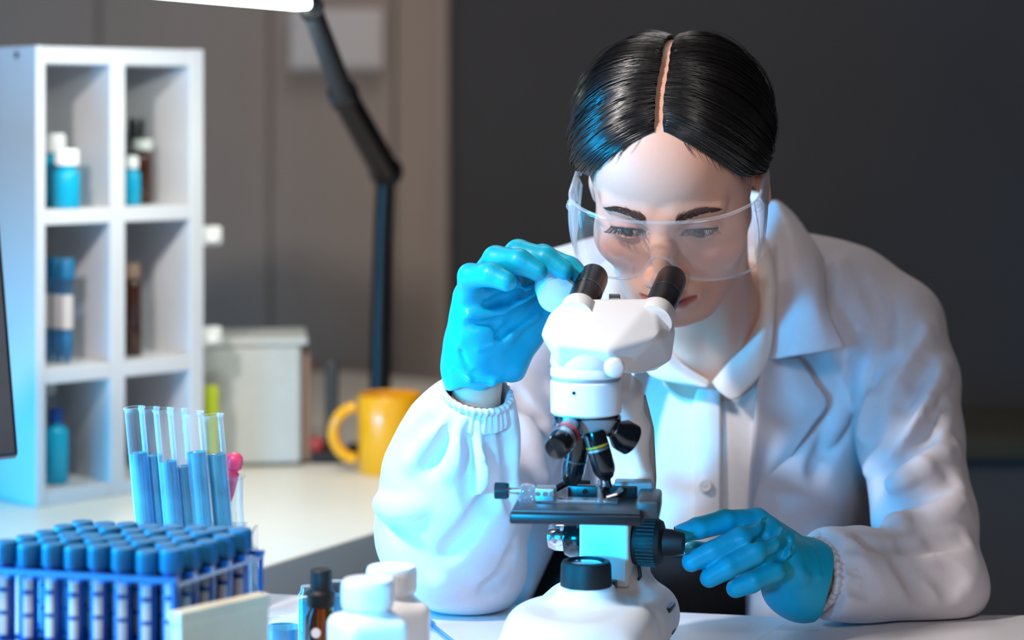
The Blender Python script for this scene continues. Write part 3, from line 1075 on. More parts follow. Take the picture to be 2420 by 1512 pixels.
# binocular head
hp = [(1312, 812, 1.798), (1440, 828, 1.797), (1277, 790, 1.82), (1322, 868, 1.806), (1470, 876, 1.806), (1505, 884, 1.83),
      (1560, 795, 1.838), (1597, 786, 1.885), (1588, 850, 1.89), (1545, 878, 1.88), (1338, 708, 1.868), (1545, 705, 1.88), (1298, 742, 1.852), (1590, 742, 1.895),
      (1345, 712, 1.915), (1560, 722, 1.925), (1320, 840, 1.92), (1540, 850, 1.93), (1300, 770, 1.90)]
bm = bmesh.new()
for q in hp:
    bm.verts.new(tuple(P(*q)))
r = bmesh.ops.convex_hull(bm, input=list(bm.verts))
bmesh.ops.delete(bm, geom=[g for g in r['geom_interior'] if isinstance(g, bmesh.types.BMVert)], context='VERTS')
bmesh.ops.dissolve_limit(bm, angle_limit=math.radians(9), verts=list(bm.verts), edges=list(bm.edges))
bmesh.ops.bevel(bm, geom=list(bm.edges), offset=0.0038, segments=4, profile=0.6, affect='EDGES')
bm.verts.index_update()
V = [v.co[:] for v in bm.verts]
Fh = [[v.index for v in f_.verts] for f_ in bm.faces]
bm.free()
hd = mesh_obj('binocular_head', V, Fh, MATS['scope_white'], sc, True)
hd.data.set_sharp_from_angle(angle=math.radians(60))
md = hd.modifiers.new('wn', 'WEIGHTED_NORMAL')
# skirt between neck and head, with the little white thumb knob under the head
a = ml_w((0, 0, 0.262))
MB().lathe([(0.001, 0), (0.0300, 0), (0.0312, 0.004), (0.0290, 0.018), (0.001, 0.018)], 48, a).build('head_collar', MATS['scope_white'], sc, smooth=True)
kq = P(1450, 868, 1.797)
MB().lathe([(0.001, 0), (0.0085, 0), (0.0085, 0.005), (0.006, 0.008), (0.001, 0.009)], 28, kq, (0.25, -0.9, 0.1)).build('lock_knob', MATS['scope_white'], sc, smooth=True)
b0 = P(1452, 704, 1.905)
sl_ = MB().box(b0, (0.010, 0.012, 0.007), bevel=0.0008).build('scale_window', MATS['black_gloss'], sc)
MB().box(b0 + np.array([0, -0.0062, 0.0]), (0.0085, 0.0006, 0.0007)).build('scale_mark', MATS['brushed'], sl_)


def eyepiece(p0, p1, wing=None):
    a, b = P(*p0), P(*p1)
    L = np.linalg.norm(b - a)
    ax_ = (b - a) / L
    R_ = 0.0138
    ep = MB().lathe([(0.001, -0.012), (R_ * 0.96, -0.012), (R_ * 0.96, 0.003), (R_, 0.006), (R_, L - 0.006), (R_ * 0.94, L - 0.001), (R_ * 0.80, L), (R_ * 0.55, L - 0.003), (0.001, L - 0.003)], 40, a, tuple(ax_)).build('eyepiece', MATS['black_plastic'], sc, smooth=True)
    MB().lathe([(0.001, L - 0.0045), (R_ * 0.62, L - 0.0042), (R_ * 0.3, L - 0.0022), (0.001, L - 0.0018)], 30, a, tuple(ax_), cap=False).build('eye_lens', MATS['lens_glass'], ep, smooth=True)
    MB().lathe([(R_ * 1.01, L * 0.35), (R_ * 1.03, L * 0.37), (R_ * 1.01, L * 0.39)], 40, a, tuple(ax_), cap=False).build('ring', MATS['black_gloss'], ep, smooth=True)
    MB().lathe([(0.001, -0.03), (0.0165, -0.03), (0.0165, -0.013), (0.0150, -0.010), (0.001, -0.010)], 40, a, tuple(ax_)).build('tube_sleeve', MATS['scope_white'], sc, smooth=True)


eyepiece((1376, 716, 1.885), (1404, 652, 1.935))
eyepiece((1560, 724, 1.895), (1589, 656, 1.945))
wq = P(1318, 698, 1.918)
MB().lathe([(0.001, 0), (0.0165, 0), (0.0182, 0.002), (0.0182, 0.024), (0.001, 0.024)], 40, wq, (-0.12, 0.95, 0.30)).build('prism_wing', MATS['scope_white'], sc, smooth=True)

# ------------------------------------------------------------------ woman at the microscope
HEAD = P(1594, 416, 2.035)
HS = 1.07
MH = np.array(Matrix.Translation(tuple(HEAD)) @ Matrix.Rotation(math.radians(-12), 4, 'Z') @ Matrix.Rotation(math.radians(33), 4, 'X') @ Matrix.Rotation(math.radians(0), 4, 'Y') @ Matrix.Diagonal((HS, HS, HS, 1)))
MHI = np.linalg.inv(MH)


def hw(p):
    p = np.asarray(p, float)
    return p @ MH[:3, :3].T + MH[:3, 3]


woman = empty('person', (0.19, 2.36, 0), 'woman in white lab coat, clear goggles and blue gloves leaning over the microscope', 'person')
EX, EY, EZ, ER = 0.0315, -0.0730, 0.0, 0.0122

bf = Field(axis_var([(-0.13, None), (0.055, 0.006), (0.265, 0.0013), (0.50, 0.006)]),
           axis_var([(1.895, None), (2.03, 0.0013), (2.17, 0.0028), (2.50, 0.008)]),
           axis_var([(0.60, None), (1.05, 0.006), (1.30, 0.0013), (1.36, 0.003)]))
# head, in its own tilted frame (face looks along -y)
bf.set_frame(MH)
bf.ell((0, 0.014, 0.034), (0.0765, 0.094, 0.083), k=0.001)
bf.ell((0, -0.028, -0.026), (0.0635, 0.060, 0.082), k=0.03)
bf.ell((0, -0.040, 0.045), (0.060, 0.047, 0.050), k=0.02)          # forehead
bf.ell((0, -0.040, -0.074), (0.044, 0.044, 0.034), k=0.025)        # jaw
bf.ell((0, -0.074, -0.096), (0.017, 0.014, 0.014), k=0.016)        # chin
for s in (-1, 1):
    bf.ell((s * 0.044, -0.056, -0.026), (0.022, 0.024, 0.022), k=0.02)      # cheek
    bf.cap((s * 0.050, 0.012, -0.055), (s * 0.022, -0.060, -0.094), 0.014, 0.014, k=0.022)   # jaw line
    bf.ell((s * EX, -0.1005, 0.0), (0.021, 0.0205, 0.0145), mode='s', k=0.014)    # eye socket
    bf.cap((s * 0.012, -0.0835, 0.0185), (s * 0.047, -0.071, 0.0195), 0.0075, 0.006, k=0.012)   # brow
bf.chain([(0, -0.0865, 0.012), (0, -0.0945, -0.014), (0, -0.1035, -0.036)], [0.0068, 0.0075, 0.0098], k=0.013)
bf.ell((0, -0.1065, -0.041), (0.0105, 0.0100, 0.0090), k=0.007)
for s in (-1, 1):
    bf.ell((s * 0.0125, -0.0950, -0.0445), (0.0078, 0.0095, 0.0072), k=0.006)
    bf.ell((s * 0.0070, -0.1010, -0.0510), (0.0036, 0.0050, 0.0032), mode='s', k=0.003)
# mouth
bf.ell((0, -0.080, -0.067), (0.028, 0.0135, 0.017), k=0.012)
for s in (-1, 1):
    bf.chain([(0, -0.0935, -0.0640), (s * 0.008, -0.0938, -0.0630), (s * 0.024, -0.0835, -0.0670)], [0.0036, 0.0038, 0.0016], k=0.005)
    bf.chain([(0, -0.0930, -0.0735), (s * 0.010, -0.0918, -0.0730), (s * 0.022, -0.0835, -0.0685)], [0.0048, 0.0042, 0.0016], k=0.005)
    bf.cap((0, -0.0985, -0.0680), (s * 0.024, -0.0875, -0.0675), 0.0012, 0.0010, mode='s', k=0.0035)
bf.ell((0, -0.0985, -0.0855), (0.014, 0.007, 0.0055), mode='s', k=0.008)
bf.cap((0, -0.1010, -0.0550), (0, -0.0990, -0.0610), 0.0022, 0.0026, mode='s', k=0.005)
# eyelids round the eyeballs with an open slit
for s in (-1, 1):
    bf.ell((s * EX, EY, EZ), (0.0165, 0.0144, 0.0144), k=0.005)

    def slit(X, Y, Z, s=s):
        u_ = (X - s * EX) / 0.0165
        op = 0.0052 * np.clip(1 - u_ * u_, -1, 1)
        zc = EZ - 0.0012 + 0.0012 * u_ * s
        return np.maximum(np.abs(Z - zc) - op, Y - (EY - 0.0035))
    lo = np.min([hw((s * EX + a, EY + b, EZ + c)) for a in (-.020, .020) for b in (-.02, .006) for c in (-.012, .012)], axis=0)
    hi = np.max([hw((s * EX + a, EY + b, EZ + c)) for a in (-.020, .020) for b in (-.02, .006) for c in (-.012, .012)], axis=0)
    bf.fun(slit, lo, hi, 's', 0.0012, local=True)
# ears
for s in (-1, 1):
    rot = np.array(Matrix.Rotation(s * 0.42, 3, 'Z') @ Matrix.Rotation(-0.16, 3, 'X'))
    bf.ell((s * 0.0765 - (0 if s > 0 else -0.006), 0.020, -0.010), (0.0055, 0.0185, 0.0320), k=0.005, rot=rot)
    bf.ell((s * 0.0830, 0.017, -0.006), (0.0050, 0.0115, 0.0215), mode='s', k=0.004, rot=rot)
    bf.ell((s * 0.0740, 0.006, -0.012), (0.0050, 0.0050, 0.0080), k=0.004)
# neck, chest, shoulders, arms down to the wrists: the same surface
ntop = hw((0, 0.022, -0.050))
bf.set_frame(None)
nbase = P(1702, 850, 2.27)
bf.cap(ntop, nbase, 0.050, 0.056, k=0.02)
bf.cap(hw((-0.03, 0.03, -0.06)), P(1640, 880, 2.20), 0.016, 0.012, k=0.02)
bf.cap(hw((0.045, 0.03, -0.05)), P(1712, 885, 2.20), 0.016, 0.012, k=0.02)
CH = P(1680, 965, 2.30)
BE = P(1650, 1270, 2.32)
bf.ell(CH, (0.165, 0.112, 0.165), k=0.05)
bf.ell(BE, (0.150, 0.110, 0.17), k=0.05)
SLd, SRd = P(2105, 780, 2.225), P(1220, 800, 2.25)
bf.cap(P(1880, 740, 2.28), SLd, 0.022, 0.026, k=0.02)
bf.cap(P(1450, 750, 2.28), SRd, 0.022, 0.026, k=0.02)
ELd, ERd = P(2235, 1370, 2.035), P(1095, 1335, 2.045)
WL, WR = P(1905, 1362, 1.975), P(1130, 905, 1.955)
bf.chain([SLd, P(2150, 1050, 2.15), ELd], [0.026, 0.022, 0.020], k=0.02)
bf.chain([ELd, P(2060, 1366, 2.00), WL], [0.020, 0.022, 0.020], k=0.015)
bf.chain([SRd, P(1165, 1080, 2.16), ERd], [0.026, 0.022, 0.022], k=0.02)
bf.chain([ERd, P(1100, 1130, 2.0), WR], [0.022, 0.026, 0.0225], k=0.015)
V, Q = bf.nets()
V = smooth_mesh(V, Q, 1, 0.35)
L = (V - MH[:3, 3]) @ MHI[:3, :3].T
ishead = (L[:, 2] > -0.13) & (np.abs(L[:, 0]) < 0.11)
tint = np.tile(np.array(lin((222, 171, 148))), (len(V), 1))


def blend(mask, col):
    global tint
    mask = np.clip(mask, 0, 1)[:, None] * ishead[:, None]
    tint = tint * (1 - mask) + np.array(lin(col)) * mask


g = lambda x, y, z, sx, sy, sz: np.exp(-(((L[:, 0] - x) / sx) ** 2 + ((L[:, 1] - y) / sy) ** 2 + ((L[:, 2] - z) / sz) ** 2))
for s in (-1, 1):
    blend(0.55 * g(s * 0.045, -0.075, -0.03, 0.02, 0.03, 0.018), (224, 150, 136))
    blend(0.55 * g(s * EX, -0.085, 0.004, 0.02, 0.02, 0.010), (196, 136, 124))
    blend(0.5 * g(s * 0.08, 0.02, -0.01, 0.012, 0.03, 0.035), (218, 138, 112))
blend(0.35 * g(0, -0.107, -0.042, 0.012, 0.012, 0.010), (222, 150, 134))
lipm = np.exp(-((L[:, 2] + 0.0685) / np.maximum(0.0068 * np.sqrt(np.clip(1 - (L[:, 0] / 0.0255) ** 2, 0.02, 1)), 1e-4)) ** 4) * (np.abs(L[:, 0]) < 0.026) * (L[:, 1] < -0.078)
blend(0.9 * lipm, (176, 88, 86))
body = mesh_obj('body', V, Q, MATS['skin'], woman, True, ('tint', tint))

# eyeballs
for s in (-1, 1):
    m = MB().sphere((0, 0, 0), ER, 22)
    VV = np.array(m.v)
    gaze = np.array([0.02 - 0.1, -0.96, -0.22])
    gaze /= np.linalg.norm(gaze)
    ang = np.degrees(np.arccos(np.clip((VV / ER) @ gaze, -1, 1)))
    col = np.tile(np.array(lin((224, 218, 216))), (len(VV), 1))
    col[ang < 29] = lin((52, 32, 24))
    col[ang < 13] = lin((6, 5, 6))
    mesh_obj('eyeball', hw(VV + np.array([s * EX, EY, EZ])), m.f, MATS['eye'], woman, True, ('tint', col))

# helper: face surface by ray
fm = ishead[Q].all(1)
bv = BVHTree.FromPolygons([tuple(v) for v in V], [tuple(int(i) for i in q) for q in Q[fm]])


def on_face(x, z, off=0.0):
    o = hw((x, -0.2, z))
    d = MH[:3, :3] @ np.array([0, 1.0, 0])
    d /= np.linalg.norm(d)
    h = bv.ray_cast(Vector(o), Vector(d))
    return np.array(h[0]) - d * off if h[0] is not None else None


# eyebrows and lashes
for s in (-1, 1):
    m = MB()
    for i in range(260):
        t = random.random()
        x = s * (0.0125 + 0.034 * t)
        zc = 0.0175 + 0.0050 * math.sin(min(1, t * 1.1) * 1.8) - 0.0060 * max(0, t - 0.6)
        wdt = 0.0042 * (1 - 0.62 * t) + 0.0006
        z = zc + random.uniform(-wdt, wdt)
        ln = random.uniform(0.0045, 0.0075)
        an = 1.0 * (1 - t) * random.uniform(0.7, 1.1) - 0.25 * t + (0.25 if z < zc else -0.15)
        p = [on_face(x + s * ln * k * math.cos(an), z + ln * k * math.sin(an), 0.0004 + 0.0006 * k) for k in (0, 0.5, 1)]
        if any(q is None for q in p):
            continue
        m.tube(p, [0.00024, 0.00022, 0.00008], 3)
    m.build('eyebrow', MATS['brow'], woman, smooth=True)
    m = MB()
    ln_pts = []
    for u_ in np.linspace(-0.94, 0.94, 22):
        z = EZ - 0.0012 + 0.0012 * u_ * s + 0.0052 * (1 - u_ * u_) + 0.0004
        r2 = 0.0145 ** 2 - (u_ * 0.0138) ** 2 - (z - EZ) ** 2
        y = EY - math.sqrt(max(r2, 1e-6))
        ln_pts.append((s * EX + u_ * 0.0162, y, z))
    m.tube([hw(p) for p in ln_pts], 0.00085, 6)
    for i in range(46):
        k = random.uniform(0, len(ln_pts) - 1.01)
        a, b = np.array(ln_pts[int(k)]), np.array(ln_pts[int(k) + 1])
        p = a + (b - a) * (k % 1)
        sd = (p[0] - s * EX) / 0.0148
        q = p + np.array([sd * 0.004, -0.0062, -0.0012 + random.uniform(-.0006, .0006)])
        q2 = q + np.array([sd * 0.0014, -0.0020, 0.0016])
        m.tube([hw(p), hw(q), hw(q2)], [0.00032, 0.00026, 0.00009], 3)
    m.build('eyelashes', MATS['lash'], woman, smooth=True)

# ------------------------------------------------------------------ hair, parted in the middle and drawn back
HC = np.array([0, 0.014, 0.022])


def skull(p):
    def el(c, r):
        q = p - np.array(c)
        r = np.array(r)
        k0 = np.linalg.norm(q / r, axis=-1)
        return k0 * (k0 - 1) / (np.linalg.norm(q / r ** 2, axis=-1) + 1e-9)
    d = smin(el((0, 0.014, 0.034), (0.0765, 0.094, 0.083)), el((0, -0.028, -0.026), (0.0635, 0.060, 0.082)), 0.03)
    return smin(d, el((0, -0.040, 0.045), (0.060, 0.047, 0.050)), 0.02)


def skull_r(dirs):
    lo = np.full(dirs.shape[:-1], 0.03)
    hi = np.full(dirs.shape[:-1], 0.16)
    for _ in range(22):
        mid = (lo + hi) / 2
        ins = skull(HC + dirs * mid[..., None]) < 0
        lo = np.where(ins, mid, lo)
        hi = np.where(ins, hi, mid)
    return (lo + hi) / 2


def hair_dirs(a, t, s):
    """a: 0 front hairline .. 1 nape along the parting; t: 0 parting .. 1 end. Arrays of one shape."""
    ph = np.radians(41 + a * 144)
    d0 = np.stack([s * (0.036 + 0.006 * np.sin(a * 23 + 2 * s) + 0.003 * np.sin(a * 131 + s)), -np.cos(ph), np.sin(ph)], -1)
    w = np.clip(a * 1.15, 0, 1)
    e0 = np.array([s * 0.088, 0.004, -0.012])
    e1 = np.array([s * 0.052, 0.075, -0.045])
    d1 = (1 - w[..., None]) * e0 + w[..., None] * e1
    d0 /= np.linalg.norm(d0, axis=-1, keepdims=True)
    d1 /= np.linalg.norm(d1, axis=-1, keepdims=True)
    om = np.arccos(np.clip((d0 * d1).sum(-1), -1, 1))[..., None]
    tt = t[..., None]
    d = (np.sin((1 - tt) * om) * d0 + np.sin(tt * om) * d1) / np.sin(om)
    bow = np.sin(np.pi * np.clip(t, 0, 1) ** 1.25) * (1 - w) ** 1.5 * 0.34          # front locks sag a little towards the brow before going back
    d = d + np.stack([np.zeros_like(bow), -bow * 0.75, -bow * 0.62], -1)
    return d / np.linalg.norm(d, axis=-1, keepdims=True)


def lift(a, t):
    return 0.0015 + 0.0125 * np.sin(np.pi * np.clip(t * 0.92 + 0.03, 0, 1)) ** 0.65


hm_V, hm_F = [], []
for s in (-1, 1):
    na_, nt_ = 110, 46
    a_, t_ = np.meshgrid(np.linspace(0, 1, na_), np.linspace(0, 1, nt_), indexing='ij')
    d = hair_dirs(a_, t_, s)
    r = skull_r(d)
    gro = 0.0007 * np.sin(a_ * 310 + 3 * t_) + 0.0009 * np.sin(a_ * 97 + 5 * t_ + s) + 0.0008 * np.sin(a_ * 41 - 4 * t_)
    edge = np.clip(np.minimum(a_ / 0.04, 1), 0.0, 1)
    rr = r + (lift(a_, t_) + gro * np.sin(np.pi * t_)) * (0.15 + 0.85 * edge)
    Vc = HC + d * rr[..., None]
    n0 = len(hm_V) and sum(len(v) for v in hm_V)
    hm_V.append(hw(Vc.reshape(-1, 3)))
    idx = np.arange(na_ * nt_).reshape(na_, nt_) + (n0 or 0)
    q = np.stack([idx[:-1, :-1], idx[1:, :-1], idx[1:, 1:], idx[:-1, 1:]], -1).reshape(-1, 4)
    if s > 0:
        q = q[:, ::-1]
    hm_F.append(q)
hair = mesh_obj('hair', np.concatenate(hm_V), np.concatenate(hm_F), MATS['hair_black'], woman, True)
md = hair.modifiers.new('thick', 'SOLIDIFY')
md.thickness = 0.002
md.offset = -1
bm_ = MB().sphere((0, 0.112, -0.030), 0.034, 18, (1.1, 0.75, 1.0))
bm_.v = [tuple(hw(v)) for v in bm_.v]
bm_.build('hair_bun', MATS['hair_black'], hair, smooth=True)

# single strands lying on the mass
NST, NP_ = 3000, 15
sv, sf = [], []
for s in (-1, 1):
    n = NST // 2
    a0 = np.clip(RNG.beta(1.0, 1.25, n), 0.0, 1)
    dr = RNG.normal(0, 0.010, n)
    t0 = np.clip(RNG.exponential(0.10, n) - 0.02, 0, 0.7)
    t1 = np.clip(1 - RNG.exponential(0.08, n), 0.4, 1.0)
    tt = t0[:, None] + (t1 - t0)[:, None] * np.linspace(0, 1, NP_)[None]
    aa = np.clip(a0[:, None] + dr[:, None] * tt + 0.004 * np.sin(9 * tt + RNG.uniform(0, 6, n)[:, None]), 0, 1)
    d = hair_dirs(aa, tt, s)
    gro = 0.0007 * np.sin(aa * 310 + 3 * tt) + 0.0009 * np.sin(aa * 97 + 5 * tt + s) + 0.0008 * np.sin(aa * 41 - 4 * tt)
    edge = np.clip(aa / 0.04, 0, 1)
    off = RNG.uniform(0.0002, 0.0011, n)[:, None]
    fly = (RNG.random(n) < 0.07)[:, None] * RNG.uniform(0.001, 0.005, n)[:, None] * np.sin(np.pi * np.linspace(0, 1, NP_))[None]
    rr = skull_r(d) + (lift(aa, tt) + gro * np.sin(np.pi * tt)) * (0.15 + 0.85 * edge) + off + fly
    Pp = HC + d * rr[..., None]
    Pp = hw(Pp.reshape(-1, 3)).reshape(n, NP_, 3)
    Cw = hw(HC)
    T_ = np.gradient(Pp, axis=1)
    T_ /= np.linalg.norm(T_, axis=-1, keepdims=True) + 1e-9
    N_ = Pp - Cw
    N_ /= np.linalg.norm(N_, axis=-1, keepdims=True)
    B_ = np.cross(T_, N_)
    B_ /= np.linalg.norm(B_, axis=-1, keepdims=True) + 1e-9
    wd_ = RNG.uniform(0.00035, 0.0008, n)[:, None] * (np.sin(np.pi * (0.06 + 0.88 * np.linspace(0, 1, NP_))) ** 0.5)[None]
    w3 = wd_[..., None]
    ring = np.stack([Pp + B_ * w3, Pp + N_ * w3 * 0.8, Pp - B_ * w3], 2)      # n, NP, 3, 3
    base = sum(len(v) for v in sv)
    sv.append(ring.reshape(-1, 3))
    i0 = (np.arange(n)[:, None] * NP_ + np.arange(NP_ - 1)[None]) * 3 + base
    for (p_, q_) in ((0, 1), (1, 2)):
        sf.append(np.stack([i0 + p_, i0 + q_, i0 + 3 + q_, i0 + 3 + p_], -1).reshape(-1, 4))
so = mesh_obj('hair_strands', np.concatenate(sv), np.concatenate(sf), MATS['hair_black'], hair, True)
tag(so, kind='stuff')
# fine loose hairs along the front hairline and temple
m = MB()
for i in range(90):
    s = random.choice((-1, 1))
    t = random.uniform(0.03, 0.8)
    d = hair_dirs(np.array([0.0]), np.array([t]), s)[0]
    d2 = d + np.array([s * random.uniform(0.01, 0.09), -0.02, -random.uniform(0.04, 0.15)])
    d2 /= np.linalg.norm(d2)
    p = []
    for k in np.linspace(0, 1, 5):
        dd = d * (1 - k) + d2 * k + np.array([s * 0.03 * k * k, 0, 0])
        dd /= np.linalg.norm(dd)
        p.append(hw(HC + dd * (skull_r(dd[None])[0] + 0.0010)))
    m.tube(p, [0.00026, 0.00025, 0.0002, 0.00014, 0.00006], 3)
wo = m.build('loose_hairs', MATS['hair_black'], hair, smooth=True)
tag(wo, kind='stuff')

# ------------------------------------------------------------------ clothes
def px_of(X, Y):
    return 1210.0 + X * FPX / Y


def py_of(Z, Y):
    return HORIZON + (CAMZ - Z) * FPX / Y


def pl(t, pts):
    return np.interp(t, [p[0] for p in pts], [p[1] for p in pts])


def coat_field(h, grow=0.0):
    f = Field(axis_range(-0.16, 0.54, h), axis_range(1.92, 2.48, h), axis_range(0.68, 1.20, h))
    g = grow
    f.ell(P(1680, 955, 2.305), (0.196 + g, 0.132 + g, 0.176 + g), k=0.02)
    f.ell(P(1650, 1270, 2.32), (0.180 + g, 0.135 + g, 0.20 + g), k=0.06)
    f.chain([P(1860, 668, 2.275), P(1905, 662, 2.262), P(2010, 700, 2.25), P(2118, 772, 2.225)], [0.034 + g, 0.036 + g, 0.043 + g, 0.047 + g], k=0.045)
    f.chain([P(1520, 668, 2.275), P(1440, 662, 2.265), P(1330, 710, 2.26), P(1222, 790, 2.25)], [0.034 + g, 0.036 + g, 0.043 + g, 0.047 + g], k=0.045)
    return f


cf = coat_field(0.0033)
torso = coat_field(0.006)
# image-right sleeve: upper arm hanging, forearm along the table
cf.chain([P(2118, 772, 2.225), P(2140, 900, 2.20), P(2148, 1030, 2.165), P(2185, 1230, 2.09), P(2230, 1370, 2.035)], [0.047, 0.052, 0.052, 0.050, 0.037], k=0.016)
cf.chain([P(2230, 1370, 2.035), P(2150, 1366, 2.03), P(2040, 1360, 2.01), P(1955, 1356, 1.985), P(1932, 1356, 1.978)], [0.038, 0.040, 0.0405, 0.037, 0.032], k=0.022)
cf.chain([P(2285, 1395, 2.045), P(2220, 1345, 2.04)], [0.016, 0.024], k=0.02)
# image-left sleeve: upper arm behind, forearm raised
cf.chain([P(1222, 790, 2.25), P(1180, 1050, 2.17), P(1115, 1330, 2.06)], [0.047, 0.056, 0.045], k=0.03)
cf.chain([P(1105, 1340, 2.045), P(1062, 1230, 2.03), P(1066, 1120, 2.005), P(1095, 1020, 1.985), P(1122, 952, 1.968)], [0.043, 0.060, 0.058, 0.046, 0.034], k=0.03)
cf.ell(P(1028, 1275, 2.03), (0.048, 0.05, 0.06), k=0.03)
cf.ell(P(1125, 1352, 2.06), (0.04, 0.04, 0.033), k=0.03)
# skirt of the coat over the lap
cf.chain([P(1250, 1180, 2.25), P(1235, 1380, 2.22)], [0.05, 0.035], k=0.04)
cf.chain([P(1850, 1200, 2.22), P(1835, 1430, 2.16)], [0.07, 0.04], k=0.04)


def crom(pts, n):
    pts = np.array(pts, float)
    m = len(pts)
    ex = np.vstack([2 * pts[0] - pts[1], pts, 2 * pts[-1] - pts[-2]])
    out = []
    for u_ in np.linspace(0, m - 1, n):
        i = min(int(u_), m - 2)
        t = u_ - i
        a, b, c, d = ex[i], ex[i + 1], ex[i + 2], ex[i + 3]
        out.append(0.5 * (2 * b + (c - a) * t + (2 * a - 5 * b + 4 * c - d) * t ** 2 + (3 * b - a - 3 * c + d) * t ** 3))
    return np.array(out)


# folds: ridges and creases laid along the cloth surface
def front_d(fld, X, Z):
    ax, ay, az = fld.ax
    i = int(np.clip(np.searchsorted(ax, X), 1, len(ax) - 1))
    k = int(np.clip(np.searchsorted(az, Z), 1, len(az) - 1))
    col = fld.F[i, :, k]
    w = np.nonzero(col < 0)[0]
    if not len(w) or w[0] == 0:
        return None
    j = w[0]
    t = col[j - 1] / (col[j - 1] - col[j])
    return float(ay[j - 1] + (ay[j] - ay[j - 1]) * t)


def drape(fld, px, py, off, guess=2.16):
    d = guess
    for _ in range(5):
        p = P(px, py, d)
        q = front_d(fld, p[0], p[2])
        if q is None:
            return guess
        d = q
    return d - off



def fold(pts, r, h, mode='u', k=0.0075, n=11):
    """Ridge (u) or crease (s) following the front of the cloth through photo points; h is its height or depth."""
    q = crom([(x, y, 0) for x, y in pts], n)
    P3, last = [], 0
    for i, (x, y, _) in enumerate(q):
        d = drape(cf, x, y, 0.0, 2.12)
        if abs(d - 2.12) < 1e-9:
            continue
        fade = math.sin(math.pi * (0.10 + 0.80 * i / (n - 1)))
        if P3 and abs(d - last) > 0.016:
            break
        last = d
        P3.append((P(x, y, d + (r - h * fade if mode == 'u' else -r + h * fade)), r))
    if len(P3) > 1:
        cf.chain([p for p, _ in P3], [r_ for _, r_ in P3], mode=mode, k=k)


R_, C_ = 'u', 's'
for pts, r, h, mode in (
    # image-right sleeve
    ([(2195, 770), (2130, 850), (2070, 950), (2035, 1060)], 0.010, 0.008, R_),
    ([(2170, 770), (2100, 860), (2055, 950), (2035, 1030)], 0.008, 0.006, C_),
    ([(2225, 860), (2175, 960), (2110, 1060), (2045, 1130)], 0.012, 0.010, R_),
    ([(2200, 850), (2150, 940), (2095, 1020), (2040, 1090)], 0.010, 0.007, C_),
    ([(2235, 960), (2180, 1050), (2120, 1110), (2065, 1150)], 0.010, 0.008, C_),
    ([(2245, 1060), (2170, 1110), (2100, 1150), (2050, 1170)], 0.011, 0.008, R_),
    ([(2250, 1130), (2180, 1170), (2110, 1200), (2050, 1210)], 0.010, 0.008, C_),
    ([(2265, 1200), (2180, 1230), (2090, 1240)], 0.011, 0.007, R_),
    ([(2275, 1270), (2190, 1285), (2090, 1290), (2020, 1270)], 0.007, 0.007, C_),
    ([(2230, 960), (2225, 1060), (2235, 1160)], 0.006, 0.004, R_),
    ([(2160, 1290), (2230, 1320), (2290, 1345)], 0.006, 0.005, R_),
    ([(2120, 1310), (2160, 1370), (2190, 1430)], 0.008, 0.005, C_),
    ([(2170, 1330), (2235, 1380), (2255, 1435)], 0.008, 0.006, C_),
    ([(2230, 1340), (2290, 1390), (2300, 1430)], 0.008, 0.005, C_),
    ([(1985, 1290), (2050, 1310), (2110, 1350)], 0.008, 0.004, R_),
    ([(1980, 1320), (2020, 1340), (2060, 1380)], 0.006, 0.004, C_),
    ([(1975, 1380), (2020, 1390), (2070, 1410)], 0.006, 0.004, C_),
    ([(1972, 1300), (2000, 1292), (2030, 1292)], 0.005, 0.003, C_),
    # armpit and chest
    ([(2075, 830), (2045, 950), (2030, 1080), (2015, 1200)], 0.010, 0.010, C_),
    ([(1990, 630), (1965, 760), (1960, 890)], 0.010, 0.005, R_),
    ([(2050, 660), (2085, 760), (2080, 850)], 0.010, 0.005, C_),
    ([(2010, 1000), (1960, 1060), (1930, 1120)], 0.010, 0.005, C_),
    ([(2000, 900), (1975, 980), (1940, 1040)], 0.012, 0.005, R_),
    # image-left sleeve, folds running out from the cuff
    ([(1068, 965), (1020, 1030), (975, 1100)], 0.009, 0.007, R_),
    ([(1060, 955), (1000, 1000), (955, 1050)], 0.008, 0.006, C_),
    ([(1085, 985), (1050, 1060), (1005, 1120)], 0.008, 0.007, C_),
    ([(1100, 995), (1085, 1070), (1060, 1120)], 0.007, 0.005, R_),
    ([(1125, 1000), (1122, 1080), (1118, 1190)], 0.009, 0.008, C_),
    ([(1142, 1000), (1146, 1090), (1140, 1180)], 0.008, 0.007, R_),
    ([(1160, 990), (1175, 1090), (1170, 1200)], 0.008, 0.006, C_),
    ([(1195, 970), (1210, 1080), (1215, 1190)], 0.008, 0.006, C_),
    ([(1205, 1160), (1160, 1260), (1090, 1360), (1050, 1410)], 0.010, 0.007, R_),
    ([(1225, 1200), (1185, 1290), (1130, 1370), (1085, 1410)], 0.008, 0.008, C_),
    ([(1180, 1150), (1120, 1250), (1050, 1330)], 0.012, 0.005, C_),
    ([(1215, 1290), (1190, 1350), (1150, 1400)], 0.006, 0.006, C_),
    ([(915, 1250), (970, 1310), (1010, 1370)], 0.012, 0.006, C_),
    ([(905, 1190), (950, 1200), (1000, 1190)], 0.010, 0.004, R_),
    # image-left front panel
    ([(1225, 930), (1290, 1020), (1335, 1130)], 0.010, 0.006, C_),
    ([(1235, 1010), (1270, 1110), (1290, 1230)], 0.012, 0.007, R_),
    ([(1290, 920), (1320, 1000), (1340, 1080)], 0.010, 0.005, R_)):
    fold(pts, r, h, mode)
K1, ph1 = noise_dir(9, 3, 28, 75)
K2, ph2 = noise_dir(7, 5, 110, 190)
